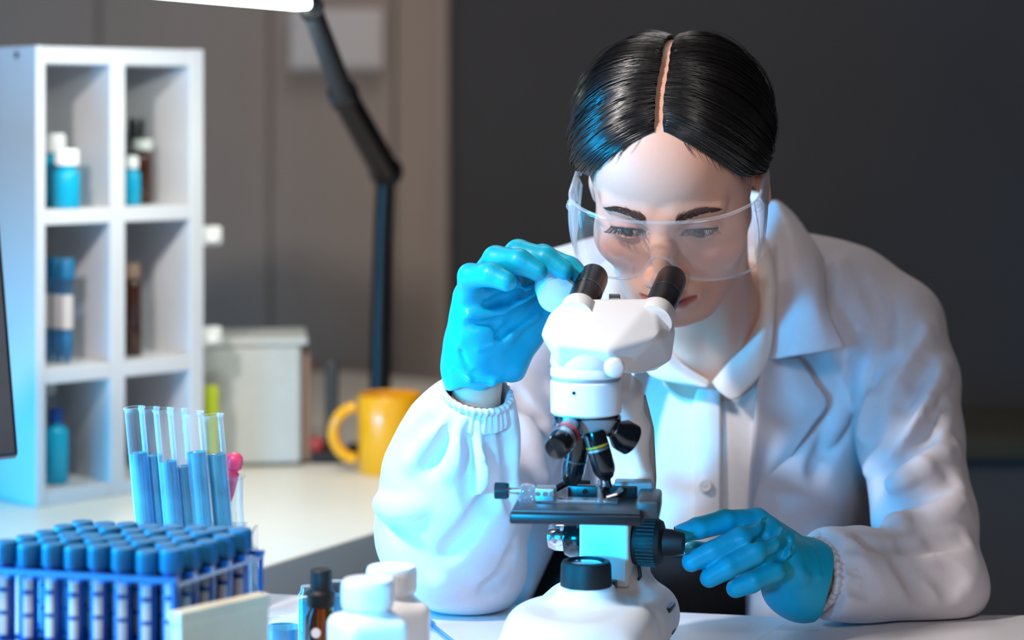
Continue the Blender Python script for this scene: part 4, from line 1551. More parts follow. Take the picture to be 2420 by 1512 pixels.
cf.fun(lambda X, Y, Z: (0.0026 * wave_noise(X, Y, Z, K1, ph1) + 0.0008 * wave_noise(X, Y, Z, K2, ph2)).astype(np.float32), (-1, 0, 0), (2, 4, 3), 'd')
# open front, neck hole, cuff ends, table contact
xR = [(540, 1815), (700, 1828), (850, 1803), (1000, 1782), (1200, 1772), (1500, 1762)]
xL = [(540, 1490), (700, 1500), (900, 1470), (1200, 1400), (1280, 1330), (1430, 1255), (1500, 1240)]


def opening(X, Y, Z):
    px, py = px_of(X, 2.17) + 0 * Y * Z, py_of(Z, 2.17) + 0 * X * Y
    return np.maximum(np.maximum(pl(py, xL) - px, px - pl(py, xR)) * 2.17 / FPX, Y - 2.31).astype(np.float32)


cf.fun(opening, (0.0, 1.9, 0.6), (0.35, 2.36, 1.25), 's', 0.004)
cf.cap(P(1685, 560, 2.18), P(1690, 760, 2.26), 0.068, 0.070, mode='s', k=0.006)


def cut_plane(c, n, rad):
    c, n = np.array(c), np.array(n) / np.linalg.norm(n)

    def fn(X, Y, Z):
        d = (X - c[0]) * n[0] + (Y - c[1]) * n[1] + (Z - c[2]) * n[2]
        rr = np.sqrt((X - c[0]) ** 2 + (Y - c[1]) ** 2 + (Z - c[2]) ** 2) - rad
        return np.maximum(-d, rr).astype(np.float32)
    cf.fun(fn, c - rad - .01, c + rad + .01, 's', 0.003)


cuffR, axR = P(1124, 938, 1.963), P(1130, 900, 1.957) - P(1112, 990, 1.975)
cuffL, axL = P(1938, 1356, 1.981), P(1915, 1358, 1.974) - P(1990, 1358, 1.995)
cut_plane(cuffR, axR, 0.06)
cut_plane(cuffL, axL, 0.06)
# sleeve mouth is hollow so the wrist goes in
cf.cap(cuffR + axR * 0.6, cuffR - axR * 0.5, 0.031, 0.028, mode='s', k=0.004)
cf.fun(lambda X, Y, Z: (Z - (TZ + 0.0015) + 0 * X * Y).astype(np.float32), (-0.2, 1.9, 0.6), (0.6, 2.075, 0.80), 's', 0.003)


V, Q = cf.nets()
V = smooth_mesh(V, Q, 2, 0.45)
coat = mesh_obj('lab_coat', V, Q, MATS['coat_white'], woman, True)

# shirt
sf_ = Field(axis_range(0.0, 0.36, 0.0035), axis_range(2.08, 2.46, 0.0035), axis_range(0.70, 1.13, 0.0035))
sf_.ell(P(1680, 960, 2.305), (0.180, 0.124, 0.170), k=0.02)
sf_.ell(P(1650, 1270, 2.32), (0.166, 0.126, 0.19), k=0.06)
sf_.chain([P(1560, 700, 2.29), P(1830, 700, 2.285)], [0.03, 0.03], k=0.05)
K3, ph3 = noise_dir(8, 21, 25, 60)
sf_.fun(lambda X, Y, Z: (0.0022 * wave_noise(X, Y, Z, K3, ph3)).astype(np.float32), (-1, 0, 0), (2, 4, 3), 'd')


def vneck(X, Y, Z):
    px, py = px_of(X, 2.17) + 0 * Y * Z, py_of(Z, 2.17) + 0 * X * Y
    ln = np.where(px < 1682, 903 - (1682 - px) * 0.60, 903 - (px - 1682) * 1.22)
    return np.maximum((py - ln) * 0.0003, Y - 2.30).astype(np.float32)


sf_.fun(vneck, (0.0, 2.0, 0.9), (0.40, 2.33, 1.2), 's', 0.003)
sf_.cap(P(1690, 560, 2.18), P(1695, 800, 2.27), 0.060, 0.062, mode='s', k=0.006)
sf_.fun(lambda X, Y, Z: (Z - 0.772 + 0 * X * Y).astype(np.float32), (-1, 0, 0), (2, 4, 0.79), 's', 0.004)
V, Q = sf_.nets()
V = smooth_mesh(V, Q, 2, 0.45)
shirt = mesh_obj('shirt', V, Q, MATS['shirt_white'], woman, True)


def sheet(name, lines, m, parent, n=30, mcols=14, thick=0.0022, ripple=0.0):
    """Cloth sheet lofted through several lines of (px, py, distance) points."""
    L_ = [crom([P(*p) for p in ln], n) for ln in lines]
    G = np.stack([crom([l[i] for l in L_], mcols) for i in range(n)], 0)
    if ripple:
        nn = np.arange(n)
        G[:, -1, 1] += ripple * np.sin(nn * 2.1)
    V = G.reshape(-1, 3)
    idx = np.arange(n * mcols).reshape(n, mcols)
    F_ = np.stack([idx[:-1, :-1], idx[1:, :-1], idx[1:, 1:], idx[:-1, 1:]], -1).reshape(-1, 4)
    o = mesh_obj(name, V, F_, MATS[m], parent, True)
    md_ = o.modifiers.new('thick', 'SOLIDIFY')
    md_.thickness = thick
    md_.offset = 0
    return o


def dr(px, py, off, g_=2.165, fld=None):
    return (px, py, drape(fld or torso, px, py, off, g_))


# coat collar (image right): stand, fold, and leaf lying on the shoulder
sheet('collar', [
    [(1796, 560, 2.285), (1815, 640, 2.235), (1826, 740, 2.195), (1812, 850, 2.165)],
    [(1815, 500, 2.275), (1848, 600, 2.215), (1858, 720, 2.170), (1850, 845, 2.152)],
    [(1832, 474, 2.262), (1872, 570, 2.200), (1888, 710, 2.155), (1890, 838, 2.142)],
    [(1868, 500, 2.262), (1918, 590, 2.200), (1930, 715, 2.150), (1945, 830, 2.140)],
    [(1893, 530, 2.268), (1943, 612, 2.212), (1952, 720, 2.160), (1997, 818, 2.146)]], 'coat_white', coat, 34, 22, 0.0026)
sheet('collar', [
    [(1545, 590, 2.285), (1520, 660, 2.225), (1505, 760, 2.185), (1510, 860, 2.165)],
    [(1490, 540, 2.270), (1465, 640, 2.205), (1460, 740, 2.165), (1460, 850, 2.150)],
    [(1440, 575, 2.270), (1400, 640, 2.215), (1390, 730, 2.170), (1350, 830, 2.155)]], 'coat_white', coat, 30, 18, 0.0026)
sheet('collar_back', [
    [(1540, 690, 2.290), (1600, 680, 2.34), (1690, 670, 2.36), (1770, 670, 2.345), (1806, 660, 2.285)],
    [(1500, 530, 2.270), (1580, 470, 2.32), (1690, 450, 2.34), (1790, 455, 2.315), (1830, 480, 2.262)]], 'coat_white', coat, 26, 8, 0.0026)
# lapels
rows = [(846, 1806, 1888), (870, 1800, 1905), (905, 1792, 1928), (952, 1786, 1957), (1000, 1782, 1925), (1060, 1778, 1882), (1120, 1774, 1840), (1170, 1771, 1806), (1205, 1769, 1782)]
ln0 = [(r[1], r[0] + 4, 2.152) for r in rows]
ln1 = [dr((r[1] * 2 + r[2]) / 3, r[0], 0.016, 2.16) for r in rows]
ln2 = [dr((r[1] + r[2] * 2) / 3, r[0], 0.016, 2.16) for r in rows]
ln3 = [dr(r[2], r[0], 0.012, 2.165) for r in rows]
lap = sheet('lapel', [ln0, ln1, ln2, ln3], 'coat_white', coat, 60, 16, 0.0026, ripple=0.0009)
rowsl = [(850, 1508, 1352), (920, 1490, 1330), (980, 1478, 1345), (1100, 1455, 1390), (1200, 1425, 1405)]
sheet('lapel', [[(r[1], r[0], 2.155) for r in rowsl], [dr((r[1] + r[2]) / 2, r[0], 0.010) for r in rowsl], [dr(r[2], r[0], 0.006) for r in rowsl]], 'coat_white', coat, 30, 12, 0.0026)
# pockets
sheet('pocket', [[dr(1908, 1160, 0.0035), dr(1960, 1142, 0.0035), dr(2008, 1122, 0.0035)], [dr(1910, 1210, 0.003), dr(1962, 1205, 0.003), dr(2012, 1200, 0.003)],
                 [dr(1912, 1290, 0.003), dr(1965, 1290, 0.003), dr(2015, 1285, 0.003)]], 'coat_white', coat, 16, 12, 0.002)
sheet('pocket', [[dr(1205, 1235, 0.004, 2.2), dr(1240, 1245, 0.004, 2.2), dr(1275, 1260, 0.004, 2.2)], [dr(1205, 1290, 0.004, 2.2), dr(1235, 1290, 0.004, 2.2), dr(1262, 1300, 0.004, 2.2)],
                 [dr(1195, 1330, 0.004, 2.2), dr(1225, 1325, 0.004, 2.2), dr(1250, 1320, 0.004, 2.2)]], 'coat_white', coat, 14, 10, 0.002)


# gathered elastic cuffs
def cuff(c, axis, r0, r1, ln, sq=1.0, n=132, gathers=33, tilt=None):
    axis = np.array(axis) / np.linalg.norm(axis)
    u_ = np.cross(axis, (0.1, 0.2, 1.0))
    if abs(axis[2]) > 0.8:
        u_ = np.cross(axis, (0, 1, 0))
    u_ /= np.linalg.norm(u_)
    w_ = np.cross(axis, u_)
    prof = [(-1.0, 1.0, 0.25), (-0.7, 1.02, 0.5), (-0.3, 0.99, 0.9), (0.0, 0.97, 1.0), (0.18, 1.03, 1.0), (0.35, 1.06, 1.0), (0.5, 1.02, 0.8), (0.52, 0.94, 0.4), (0.40, 0.88, 0.2), (0.0, 0.84, 0.2), (-0.6, 0.84, 0)]
    V_, F_ = [], []
    for j, (h, rr, am) in enumerate(prof):
        rad = (r0 + (r1 - r0) * np.clip(-h, 0, 1))
        for i in range(n):
            t = math.tau * i / n
            ra = rad * rr + am * (0.0013 * math.sin(gathers * t + 0.8 * math.sin(3 * t)) + 0.0005 * math.sin(17 * t))
            V_.append(c + axis * (h * ln + am * 0.0008 * math.sin(gathers * t + 1.2)) + ra * (math.cos(t) * u_ + sq * math.sin(t) * w_))
    for j in range(len(prof) - 1):
        for i in range(n):
            k = (i + 1) % n
            F_.append((j * n + i, j * n + k, (j + 1) * n + k, (j + 1) * n + i))
    return mesh_obj('cuff', V_, F_, MATS['coat_white'], coat, True)


cuff(cuffR, axR, 0.0325, 0.037, 0.016)
cuff(cuffL, axL, 0.0320, 0.037, 0.018)

# shirt collar, placket, buttons
sheet('shirt_collar', [
    [(1786, 590, 2.250), (1793, 680, 2.215), (1772, 790, 2.178), (1684, 903, 2.158)],
    [(1806, 560, 2.238), (1814, 680, 2.195), (1796, 800, 2.158), (1700, 925, 2.146)],
    [(1822, 600, 2.238), (1830, 700, 2.195), (1812, 850, 2.154), (1735, 945, 2.142)],
    [(1825, 640, 2.240), (1832, 740, 2.198), (1792, 880, 2.158), (1762, 918, 2.150)]], 'shirt_white', shirt, 34, 18, 0.0020)
sheet('shirt_collar', [
    [(1560, 700, 2.245), (1570, 790, 2.195), (1610, 855, 2.172), (1680, 903, 2.158)],
    [(1545, 720, 2.225), (1550, 810, 2.175), (1590, 875, 2.158), (1672, 915, 2.150)],
    [(1525, 750, 2.215), (1520, 830, 2.178), (1540, 888, 2.160), (1655, 914, 2.155)]], 'shirt_white', shirt, 28, 14, 0.0020)
ys2 = [905, 960, 1030, 1100, 1170, 1230, 1300]
sheet('placket', [[dr(1636 + (18 if y < 930 else 0), y, 0.0045, fld=sf_) for y in ys2], [dr(1668, y, 0.0055, fld=sf_) for y in ys2], [dr(1704, y, 0.0045, fld=sf_) for y in ys2]], 'shirt_white', shirt, 40, 10, 0.0018)
for (x, y) in ((1666, 1147),):
    d = drape(sf_, x, y, 0.0085)
    c = P(x, y, d)
    bt = MB().lathe([(0.001, 0), (0.0062, 0), (0.0068, 0.0008), (0.0066, 0.0018), (0.0052, 0.0022), (0.0048, 0.0014), (0.001, 0.0014)], 28, c, (0.05, -1, 0.05)).build('button', MATS['button_pearl'], shirt, smooth=True)
    mm = MB()
    for i in (-1, 1):
        mm.tube([c + np.array([i * 0.0012, -0.0018, -0.0014]), c + np.array([i * 0.0012, -0.0024, 0]), c + np.array([i * 0.0012, -0.0018, 0.0014])], 0.0004, 6)
    mm.build('thread', MATS['thread'], bt, smooth=True)

# trousers
tf = Field(axis_range(-0.06, 0.46, 0.008), axis_range(1.86, 2.62, 0.008), axis_range(0.0, 0.86, 0.008))
hipc = np.array([0.20, 2.42, 0.60])
tf.ell(hipc + np.array([0, 0, 0.06]), (0.185, 0.16, 0.15), k=0.03)
tf.ell(P(1560, 1425, 2.26), (0.165, 0.10, 0.080), k=0.05)
for s in (-1, 1):
    k_ = np.array([0.20 + s * 0.10, 1.98, 0.56])
    tf.cap(hipc + np.array([s * 0.09, 0.0, -0.01]), k_, 0.085, 0.060, k=0.04)
    tf.cap(k_, np.array([0.20 + s * 0.12, 2.08, 0.06]), 0.058, 0.042, k=0.02)
V, Q = tf.nets()
mesh_obj('trousers', smooth_mesh(V, Q, 2), Q, MATS['trousers_black'], woman, True)
for s in (-1, 1):
    c = np.array([0.20 + s * 0.12, 2.05, 0.0])
    ff = Field(axis_range(c[0] - 0.06, c[0] + 0.06, 0.004), axis_range(1.88, 2.17, 0.004), axis_range(-0.004, 0.12, 0.004))
    ff.cap(c + np.array([0, 0.07, 0.035]), c + np.array([0, -0.09, 0.028]), 0.036, 0.030, k=0.01)
    ff.cap(c + np.array([0, 0.04, 0.03]), c + np.array([0, 0.03, 0.09]), 0.036, 0.034, k=0.02)
    ff.fun(lambda X, Y, Z: (Z + 0 * X * Y - 0.0).astype(np.float32), (-1, 1, -1), (1, 3, 0.01), 's', 0.002)
    V, Q = ff.nets()
    mesh_obj('shoe', smooth_mesh(V, Q, 1), Q, MATS['black_rubber'], woman, True)

# stool under her
stl = empty('stool', (0.20, 2.46, 0), 'round black stool hidden under the seated woman', 'stool')
MB().lathe([(0.001, 0.385), (0.165, 0.385), (0.175, 0.395), (0.175, 0.425), (0.16, 0.44), (0.001, 0.44)], 36, (0.20, 2.46, 0)).build('seat', MATS['black_rubber'], stl, smooth=True)
MB().lathe([(0.025, 0.06), (0.025, 0.385)], 20, (0.20, 2.46, 0)).build('column', MATS['chrome'], stl, smooth=True)
for i in range(5):
    t = i * math.tau / 5 + 0.3
    MB().tube([(0.20, 2.46, 0.07), (0.20 + 0.22 * math.cos(t), 2.46 + 0.22 * math.sin(t), 0.018)], [0.02, 0.014], 10).build('leg', MATS['black_plastic'], stl, smooth=True)

# ------------------------------------------------------------------ gloves
KG, phG = noise_dir(8, 41, 60, 130)
KG2, phG2 = noise_dir(8, 43, 180, 330)


def glove_finish(f, name):
    f.fun(lambda X, Y, Z: (0.0012 * wave_noise(X, Y, Z, KG, phG) + 0.0006 * wave_noise(X, Y, Z, KG2, phG2)).astype(np.float32), (-1, 0, 0), (2, 4, 3), 'd')
    V, Q = f.nets()
    return mesh_obj(name, smooth_mesh(V, Q, 1, 0.4), Q, MATS['glove_blue'], woman, True)


h = 0.0015
gR = Field(axis_range(-0.075, 0.09, h), axis_range(1.84, 2.03, h), axis_range(0.955, 1.13, h))
w0 = P(1128, 900, 1.957)
# palm
for (a, b, ra, rb) in ((P(1118, 860, 1.950), P(1112, 700, 1.930), 0.024, 0.0155), (P(1135, 850, 1.953), P(1150, 660, 1.942), 0.024, 0.0150),
                       (P(1155, 850, 1.957), P(1195, 630, 1.955), 0.023, 0.0150), (P(1165, 860, 1.960), P(1240, 625, 1.968), 0.022, 0.0145)):
    gR.cap(a, b, ra, rb, k=0.012)
gR.ell(P(1120, 790, 1.932), (0.020, 0.020, 0.034), k=0.018)          # heel on the little finger side
gR.chain([P(1190, 860, 1.962), P(1245, 775, 1.975), P(1290, 730, 1.975), P(1330, 700, 1.968)], [0.021, 0.0165, 0.0120, 0.0100], k=0.014)   # thumb
fing = [([(1108, 700, 1.928), (1112, 652, 1.905), (1160, 648, 1.888), (1197, 664, 1.880)], [0.0125, 0.0112, 0.0105, 0.0088]),
        ([(1145, 655, 1.940), (1172, 612, 1.915), (1228, 618, 1.897), (1272, 642, 1.892)], [0.0130, 0.0118, 0.0108, 0.0092]),
        ([(1190, 628, 1.955), (1225, 596, 1.932), (1290, 610, 1.915), (1334, 640, 1.908)], [0.0130, 0.0120, 0.0108, 0.0092]),
        ([(1238, 625, 1.968), (1282, 606, 1.950), (1345, 634, 1.934), (1378, 660, 1.926)], [0.0125, 0.0115, 0.0102, 0.0088])]
for pts, rads in fing:
    gR.chain([P(*p) for p in pts], rads, k=0.006, ki=0.004)
# stretched webs and wrinkles of the palm
for pts, r in (([(1095, 800, 1.918), (1165, 760, 1.925), (1270, 690, 1.945)], 0.0035), ([(1110, 745, 1.912), (1180, 735, 1.925), (1262, 670, 1.945)], 0.003),
               ([(1130, 845, 1.925), (1200, 790, 1.935), (1268, 745, 1.955)], 0.0035), ([(1100, 700, 1.915), (1150, 690, 1.922), (1220, 668, 1.938)], 0.003)):
    gR.chain([P(*p) for p in pts], [r * 0.6, r, r * 0.5], k=0.010)
for pts, r in (([(1115, 830, 1.922), (1180, 790, 1.928), (1260, 735, 1.95)], 0.003), ([(1110, 765, 1.910), (1175, 762, 1.922), (1250, 715, 1.945)], 0.003),
               ([(1150, 720, 1.918), (1200, 705, 1.928), (1250, 690, 1.945)], 0.0028)):
    gR.chain([P(*p) for p in pts], [r * 0.5, r, r * 0.4], mode='s', k=0.008)
# cuff of the glove, loose and flared
gR.cap(P(1125, 880, 1.953), P(1130, 830, 1.950), 0.0300, 0.0275, k=0.012)
gR.ell(P(1075, 855, 1.945), (0.008, 0.018, 0.026), k=0.012)
pc, pn = P(1128, 905, 1.957), np.array([-0.10, -0.05, 1.0])
gR.fun(lambda X, Y, Z: ((X - pc[0]) * pn[0] + (Y - pc[1]) * pn[1] + (Z - pc[2]) * pn[2] + 0.0025 * np.sin(X * 190 + 0.6)).astype(np.float32), (-1, 0, 0.5), (2, 4, 1.02), 's', 0.0025)
gR.chain([P(1068, 870, 1.925), P(1110, 897, 1.918), P(1165, 905, 1.924), P(1200, 890, 1.940)], [0.0022, 0.0028, 0.0028, 0.002], k=0.004)
gR.chain([P(1085, 815, 1.917), P(1130, 826, 1.914), P(1165, 815, 1.918)], [0.0014, 0.0016, 0.0008], k=0.003)
gR.chain([P(1090, 830, 1.918), P(1105, 870, 1.916), P(1125, 893, 1.916)], [0.001, 0.002, 0.0014], mode='s', k=0.004)
gR.chain([P(1120, 880, 1.918), P(1150, 888, 1.916), P(1180, 880, 1.924)], [0.0015, 0.003, 0.0015], mode='s', k=0.004)
tag(glove_finish(gR, 'glove'), 'raised blue glove touching the eyepiece')

gL = Field(axis_range(0.145, 0.325, h), axis_range(1.86, 2.05, h), axis_range(0.748, 0.885, h))
kn = [P(1786, 1236, 1.945), P(1822, 1262, 1.935), P(1840, 1298, 1.930), P(1846, 1338, 1.930)]
wr = [P(1890, 1335, 1.968), P(1893, 1355, 1.962), P(1896, 1372, 1.960), P(1896, 1390, 1.962)]
for a, b in zip(wr, kn):
    gL.cap(a, b, 0.0225, 0.0138, k=0.012)
gL.ell(P(1880, 1400, 1.955), (0.028, 0.022, 0.022), k=0.015)
fing = [([(1786, 1236, 1.945), (1712, 1232, 1.925), (1648, 1248, 1.908), (1603, 1264, 1.898)], [0.0128, 0.0105, 0.0094, 0.0084]),
        ([(1822, 1262, 1.935), (1748, 1276, 1.905), (1682, 1306, 1.895), (1634, 1328, 1.890)], [0.0130, 0.0108, 0.0097, 0.0088]),
        ([(1840, 1298, 1.930), (1782, 1306, 1.897), (1720, 1340, 1.887), (1676, 1366, 1.886)], [0.0128, 0.0106, 0.0095, 0.0085]),
        ([(1846, 1338, 1.930), (1830, 1350, 1.905), (1778, 1376, 1.893), (1738, 1390, 1.893)], [0.0122, 0.0100, 0.0089, 0.0078])]
for pts, rads in fing:
    gL.chain([P(*p) for p in pts], rads, k=0.0028, ki=0.003)
gL.chain([P(1850, 1330, 1.99), P(1760, 1330, 1.985), P(1690, 1310, 1.955), P(1640, 1300, 1.93)], [0.018, 0.014, 0.011, 0.009], k=0.008)     # thumb, behind the fingers
for pts, r in (([(1800, 1222, 1.925), (1790, 1255, 1.915), (1755, 1275, 1.895)], 0.0026), ([(1852, 1250, 1.925), (1832, 1282, 1.908), (1800, 1292, 1.895)], 0.0030),
               ([(1872, 1260, 1.935), (1860, 1305, 1.915), (1842, 1338, 1.908)], 0.0030), ([(1880, 1320, 1.93), (1890, 1350, 1.925), (1895, 1375, 1.925)], 0.003)):
    gL.chain([P(*p) for p in pts], [r * 0.5, r, r * 0.6], k=0.006)
for pts, r in (([(1815, 1232, 1.922), (1806, 1265, 1.912), (1778, 1285, 1.895)], 0.0022), ([(1862, 1280, 1.922), (1848, 1312, 1.910), (1812, 1322, 1.898)], 0.003),
               ([(1872, 1300, 1.921), (1866, 1345, 1.910), (1878, 1380, 1.912)], 0.0026)):
    gL.chain([P(*p) for p in pts], [r * 0.5, r, r * 0.5], mode='s', k=0.005)
gL.cap(P(1915, 1362, 1.970), P(1880, 1365, 1.962), 0.0345, 0.0300, k=0.014)
gL.ell(P(1905, 1410, 1.960), (0.026, 0.024, 0.020), k=0.012)
pc2, pn2 = P(1942, 1352, 1.978), np.array([-1.0, -0.1, 0.28])
gL.fun(lambda X, Y, Z: ((X - pc2[0]) * pn2[0] + (Y - pc2[1]) * pn2[1] + (Z - pc2[2]) * pn2[2]).astype(np.float32), (-1, 0, 0.5), (2, 4, 1.02), 's', 0.0025)
gL.fun(lambda X, Y, Z: (Z - (TZ + 0.001) + 0 * X * Y).astype(np.float32), (-1, 0, 0.5), (2, 4, 0.77), 's', 0.002)
gL.chain([P(1915, 1300, 1.945), P(1930, 1360, 1.936), P(1915, 1420, 1.942)], [0.002, 0.003, 0.002], k=0.004)
gL.chain([P(1898, 1310, 1.938), P(1906, 1362, 1.928), P(1885, 1425, 1.932)], [0.0015, 0.0022, 0.0015], k=0.004)
tag(glove_finish(gL, 'glove'), 'lowered blue glove on the focus knob')

# ------------------------------------------------------------------ safety goggles (worn; wrap-round clear shell)
gog = empty('safety_goggles', hw((0, -0.06, 0)), 'clear wraparound safety goggles worn by the woman', 'goggles')


def gpt(a, z):
    s = 1 if a >= 0 else -1
    b = abs(a)
    hp_ = math.pi / 2
    x = 0.0835 * math.sin(min(b, hp_)) ** 0.86
    y = -0.056 - 0.058 * math.cos(min(b, hp_)) ** 0.8 if b < hp_ else -0.056 + (b - hp_) * 0.11
    tilt = 0.10 * (z - 0.0)
    return np.array([s * x, y + tilt, z])


AM = 1.98


def gtop(a):
    b = abs(a)
    return float(np.interp(b, [0, 0.5, 1.0, 1.4, 1.7, AM], [0.0285, 0.0290, 0.0290, 0.0260, 0.0220, 0.0190]))


def gbot(a):
    b = abs(a)
    base = float(np.interp(b, [0, 0.25, 0.6, 1.0, 1.35, 1.65, AM], [-0.026, -0.0285, -0.0315, -0.034, -0.033, -0.022, -0.002]))
    notch = 0.0215 * math.exp(-(b / 0.15) ** 2)
    return base + notch


def gshell(name, a0, a1, m, n=90, r_=22, grow=0.0):
    V_, idx = [], []
    for i in range(n):
        a = a0 + (a1 - a0) * i / (n - 1)
        t, b = gtop(a), gbot(a)
        for j in range(r_):
            k = j / (r_ - 1)
            z = b + (t - b) * k
            p = gpt(a, z)
            bulge = 0.003 * math.sin(math.pi * k)
            nrm = np.array([math.sin(a), -math.cos(a), 0])
            V_.append(hw(p + nrm * (bulge + grow)))
    idx = np.arange(n * r_).reshape(n, r_)
    F_ = np.stack([idx[:-1, :-1], idx[1:, :-1], idx[1:, 1:], idx[:-1, 1:]], -1).reshape(-1, 4)
    o = mesh_obj(name, V_, F_, MATS[m], gog, True)
    md_ = o.modifiers.new('thick', 'SOLIDIFY')
    md_.thickness = 0.0016
    md_.offset = 0
    return o


gshell('lens', -1.22, 1.22, 'goggle_clear')
gshell('side_shield', 1.22, AM, 'goggle_side', 34)
gshell('side_shield', -AM, -1.22, 'goggle_side', 34)
aa = np.linspace(-AM, AM, 160)
MB().tube([hw(gpt(a, gtop(a))) for a in aa], 0.0016, 8).build('top_rim', MATS['goggle_side'], gog, smooth=True)
MB().tube([hw(gpt(a, gbot(a))) for a in aa], 0.0013, 8).build('bottom_rim', MATS['goggle_side'], gog, smooth=True)
for s in (-1, 1):
    q = gpt(s * 1.22, 0.0)
    # raised hinge block and ribs on the shield, then the temple arm to the ear
    MB().tube([hw(gpt(s * 1.22, z)) for z in np.linspace(-0.026, 0.024, 10)], 0.0016, 8).build('shield_rib', MATS['goggle_side'], gog, smooth=True)
    m = MB()
    c = gpt(s * 1.30, 0.019)
    for k in range(3):
        m.sphere(c + np.array([s * 0.0005, 0.003 * k, 0.0015 * (k % 2)]), 0.0042 - 0.0006 * k, 8)
    m.v = [tuple(hw(v)) for v in m.v]
    m.build('hinge', MATS['goggle_side'], gog, smooth=True)
    for k in range(4):
        MB().tube([hw(gpt(s * (1.42 + 0.11 * k), z)) for z in np.linspace(-0.020 + 0.006 * k, 0.012, 8)], 0.0011, 6).build('vent_rib', MATS['goggle_side'], gog, smooth=True)
    m = MB()
    x0 = s * 0.0835
    path = [(x0, -0.012, 0.0135), (s * 0.0830, 0.004, 0.0155), (s * 0.0815, 0.020, 0.0165), (s * 0.0800, 0.036, 0.0120), (s * 0.0785, 0.048, 0.0)]
    n0 = len(m.v)
    VV, FF = [], []
    for (x, y, z) in path:
        for (dx, dz) in ((-0.0011, -0.0055), (0.0011, -0.0055), (0.0011, 0.0055), (-0.0011, 0.0055)):
            VV.append(hw((x + dx, y, z + dz)))
    for i in range(len(path) - 1):
        for k in range(4):
            l_ = (k + 1) % 4
            FF.append((i * 4 + k, i * 4 + l_, i * 4 + 4 + l_, i * 4 + 4 + k))
    FF += [(0, 1, 2, 3), (16, 17, 18, 19)]
    m.add(VV, FF)
    m.build('temple_arm', MATS['goggle_side'], gog, smooth=False)
nb_ = [hw((0.0135 * math.sin(t), -0.1135 + 0.006 * (1 - math.cos(t)), -0.0050 - 0.020 * (1 - math.cos(t)))) for t in np.linspace(-1.25, 1.25, 20)]
MB().tube(nb_, 0.0014, 8).build('nose_bridge', MATS['goggle_side'], gog, smooth=True)

# ------------------------------------------------------------------ foreground: rack of capped sample tubes
RC = np.array([xw(405, 1.60), 1.60])                  # near corner tube
fd = np.array([-0.968, 0.25]) * 0.0196                # along the front row
rd = np.array([0.0105, 0.0205])                       # to the next row back
NC, NR = 8, 5
rk = empty('tube_rack', (RC[0] - 0.05, RC[1] + 0.05, TZ), 'blue plastic rack holding rows of blue capped sample tubes', 'rack')
BZ = TZ + 0.022


def quad(off, lo_f, hi_f, lo_r, hi_r):
    f0, f1 = fd * lo_f, fd * hi_f
    r0, r1 = rd * lo_r, rd * hi_r
    return [tuple(RC + f0 + r0), tuple(RC + f1 + r0), tuple(RC + f1 + r1), tuple(RC + f0 + r1)][::1]


qd = quad(0, -0.65, NC - 0.3, -0.65, NR - 0.45)
MB().prism(qd, TZ, TZ + 0.008).build('base_plate', MATS['rack_blue'], rk, bevel=0.001)
# upper plate as a lattice of strips so the tubes drop through it
for z in (TZ + 0.072, TZ + 0.128):
    for r_ in range(NR + 1):
        q0 = quad(0, -0.62, NC - 0.3, r_ - 0.5 - 0.10, r_ - 0.5 + 0.10)
        MB().prism(q0, z, z + 0.004).build('rail', MATS['rack_blue'], rk)
    for c_ in range(0, NC + 1):
        q0 = quad(0, c_ - 0.5 - 0.10, c_ - 0.5 + 0.10, -0.6, NR - 0.45)
        MB().prism(q0, z - 0.003, z).build('cross_bar', MATS['rack_blue'], rk)
for (cf_, cr_) in ((-0.52, -0.52), (NC - 0.45, -0.52), (-0.52, NR - 0.52), (NC - 0.45, NR - 0.52)):
    p = RC + fd * cf_ + rd * cr_
    MB().lathe([(0.0022, 0.006), (0.0022, 0.131)], 14, (p[0], p[1], TZ)).build('post', MATS['rack_blue'], rk, smooth=True)

proto = empty('sample_tube', (0, 0, 0), 'x', 'tube', 'blue capped tubes in the front rack')
MB().lathe([(0.001, 0), (0.0028, 0.001), (0.0072, 0.018), (0.0074, 0.116)], 20).build('tube', MATS['tube_plastic'], proto, smooth=True)
MB().lathe([(0.001, 0.002), (0.0024, 0.003), (0.0066, 0.019), (0.0067, 0.112), (0.001, 0.112)], 20).build('liquid', MATS['deep_blue_liquid'], proto, smooth=True)
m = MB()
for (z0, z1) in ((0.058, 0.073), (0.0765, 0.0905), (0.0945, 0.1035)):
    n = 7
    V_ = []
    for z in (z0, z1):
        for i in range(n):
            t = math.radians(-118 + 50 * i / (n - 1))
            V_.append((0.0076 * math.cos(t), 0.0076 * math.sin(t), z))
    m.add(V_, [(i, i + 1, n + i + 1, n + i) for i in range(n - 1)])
m.build('label', MATS['label_glint_white'], proto, smooth=True)  # reflections of white light, put on the tube as three white patches
m = MB().lathe([(0.001, 0), (0.0086, 0), (0.0088, 0.001), (0.0088, 0.0150), (0.0080, 0.0165), (0.001, 0.0168)], 24, (0, 0, 0.112))
for i in range(24):
    t = i * math.tau / 24
    m.box((0.0088 * math.cos(t), 0.0088 * math.sin(t), 0.1195), (0.0008, 0.0008, 0.013), rz=t)
m.build('cap', MATS['cap_blue'], proto, smooth=True)
rown = ['front row', 'second row', 'middle row', 'fourth row', 'back row']
coln = ['first', 'second', 'third', 'fourth', 'fifth', 'sixth', 'seventh', 'eighth']
first = True
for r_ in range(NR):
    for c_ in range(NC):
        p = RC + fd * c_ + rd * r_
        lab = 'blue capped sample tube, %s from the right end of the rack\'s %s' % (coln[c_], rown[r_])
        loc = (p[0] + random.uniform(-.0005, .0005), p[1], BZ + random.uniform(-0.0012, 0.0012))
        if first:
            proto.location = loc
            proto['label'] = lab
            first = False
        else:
            copy_thing(proto, loc, random.uniform(-0.25, 0.25), lab)

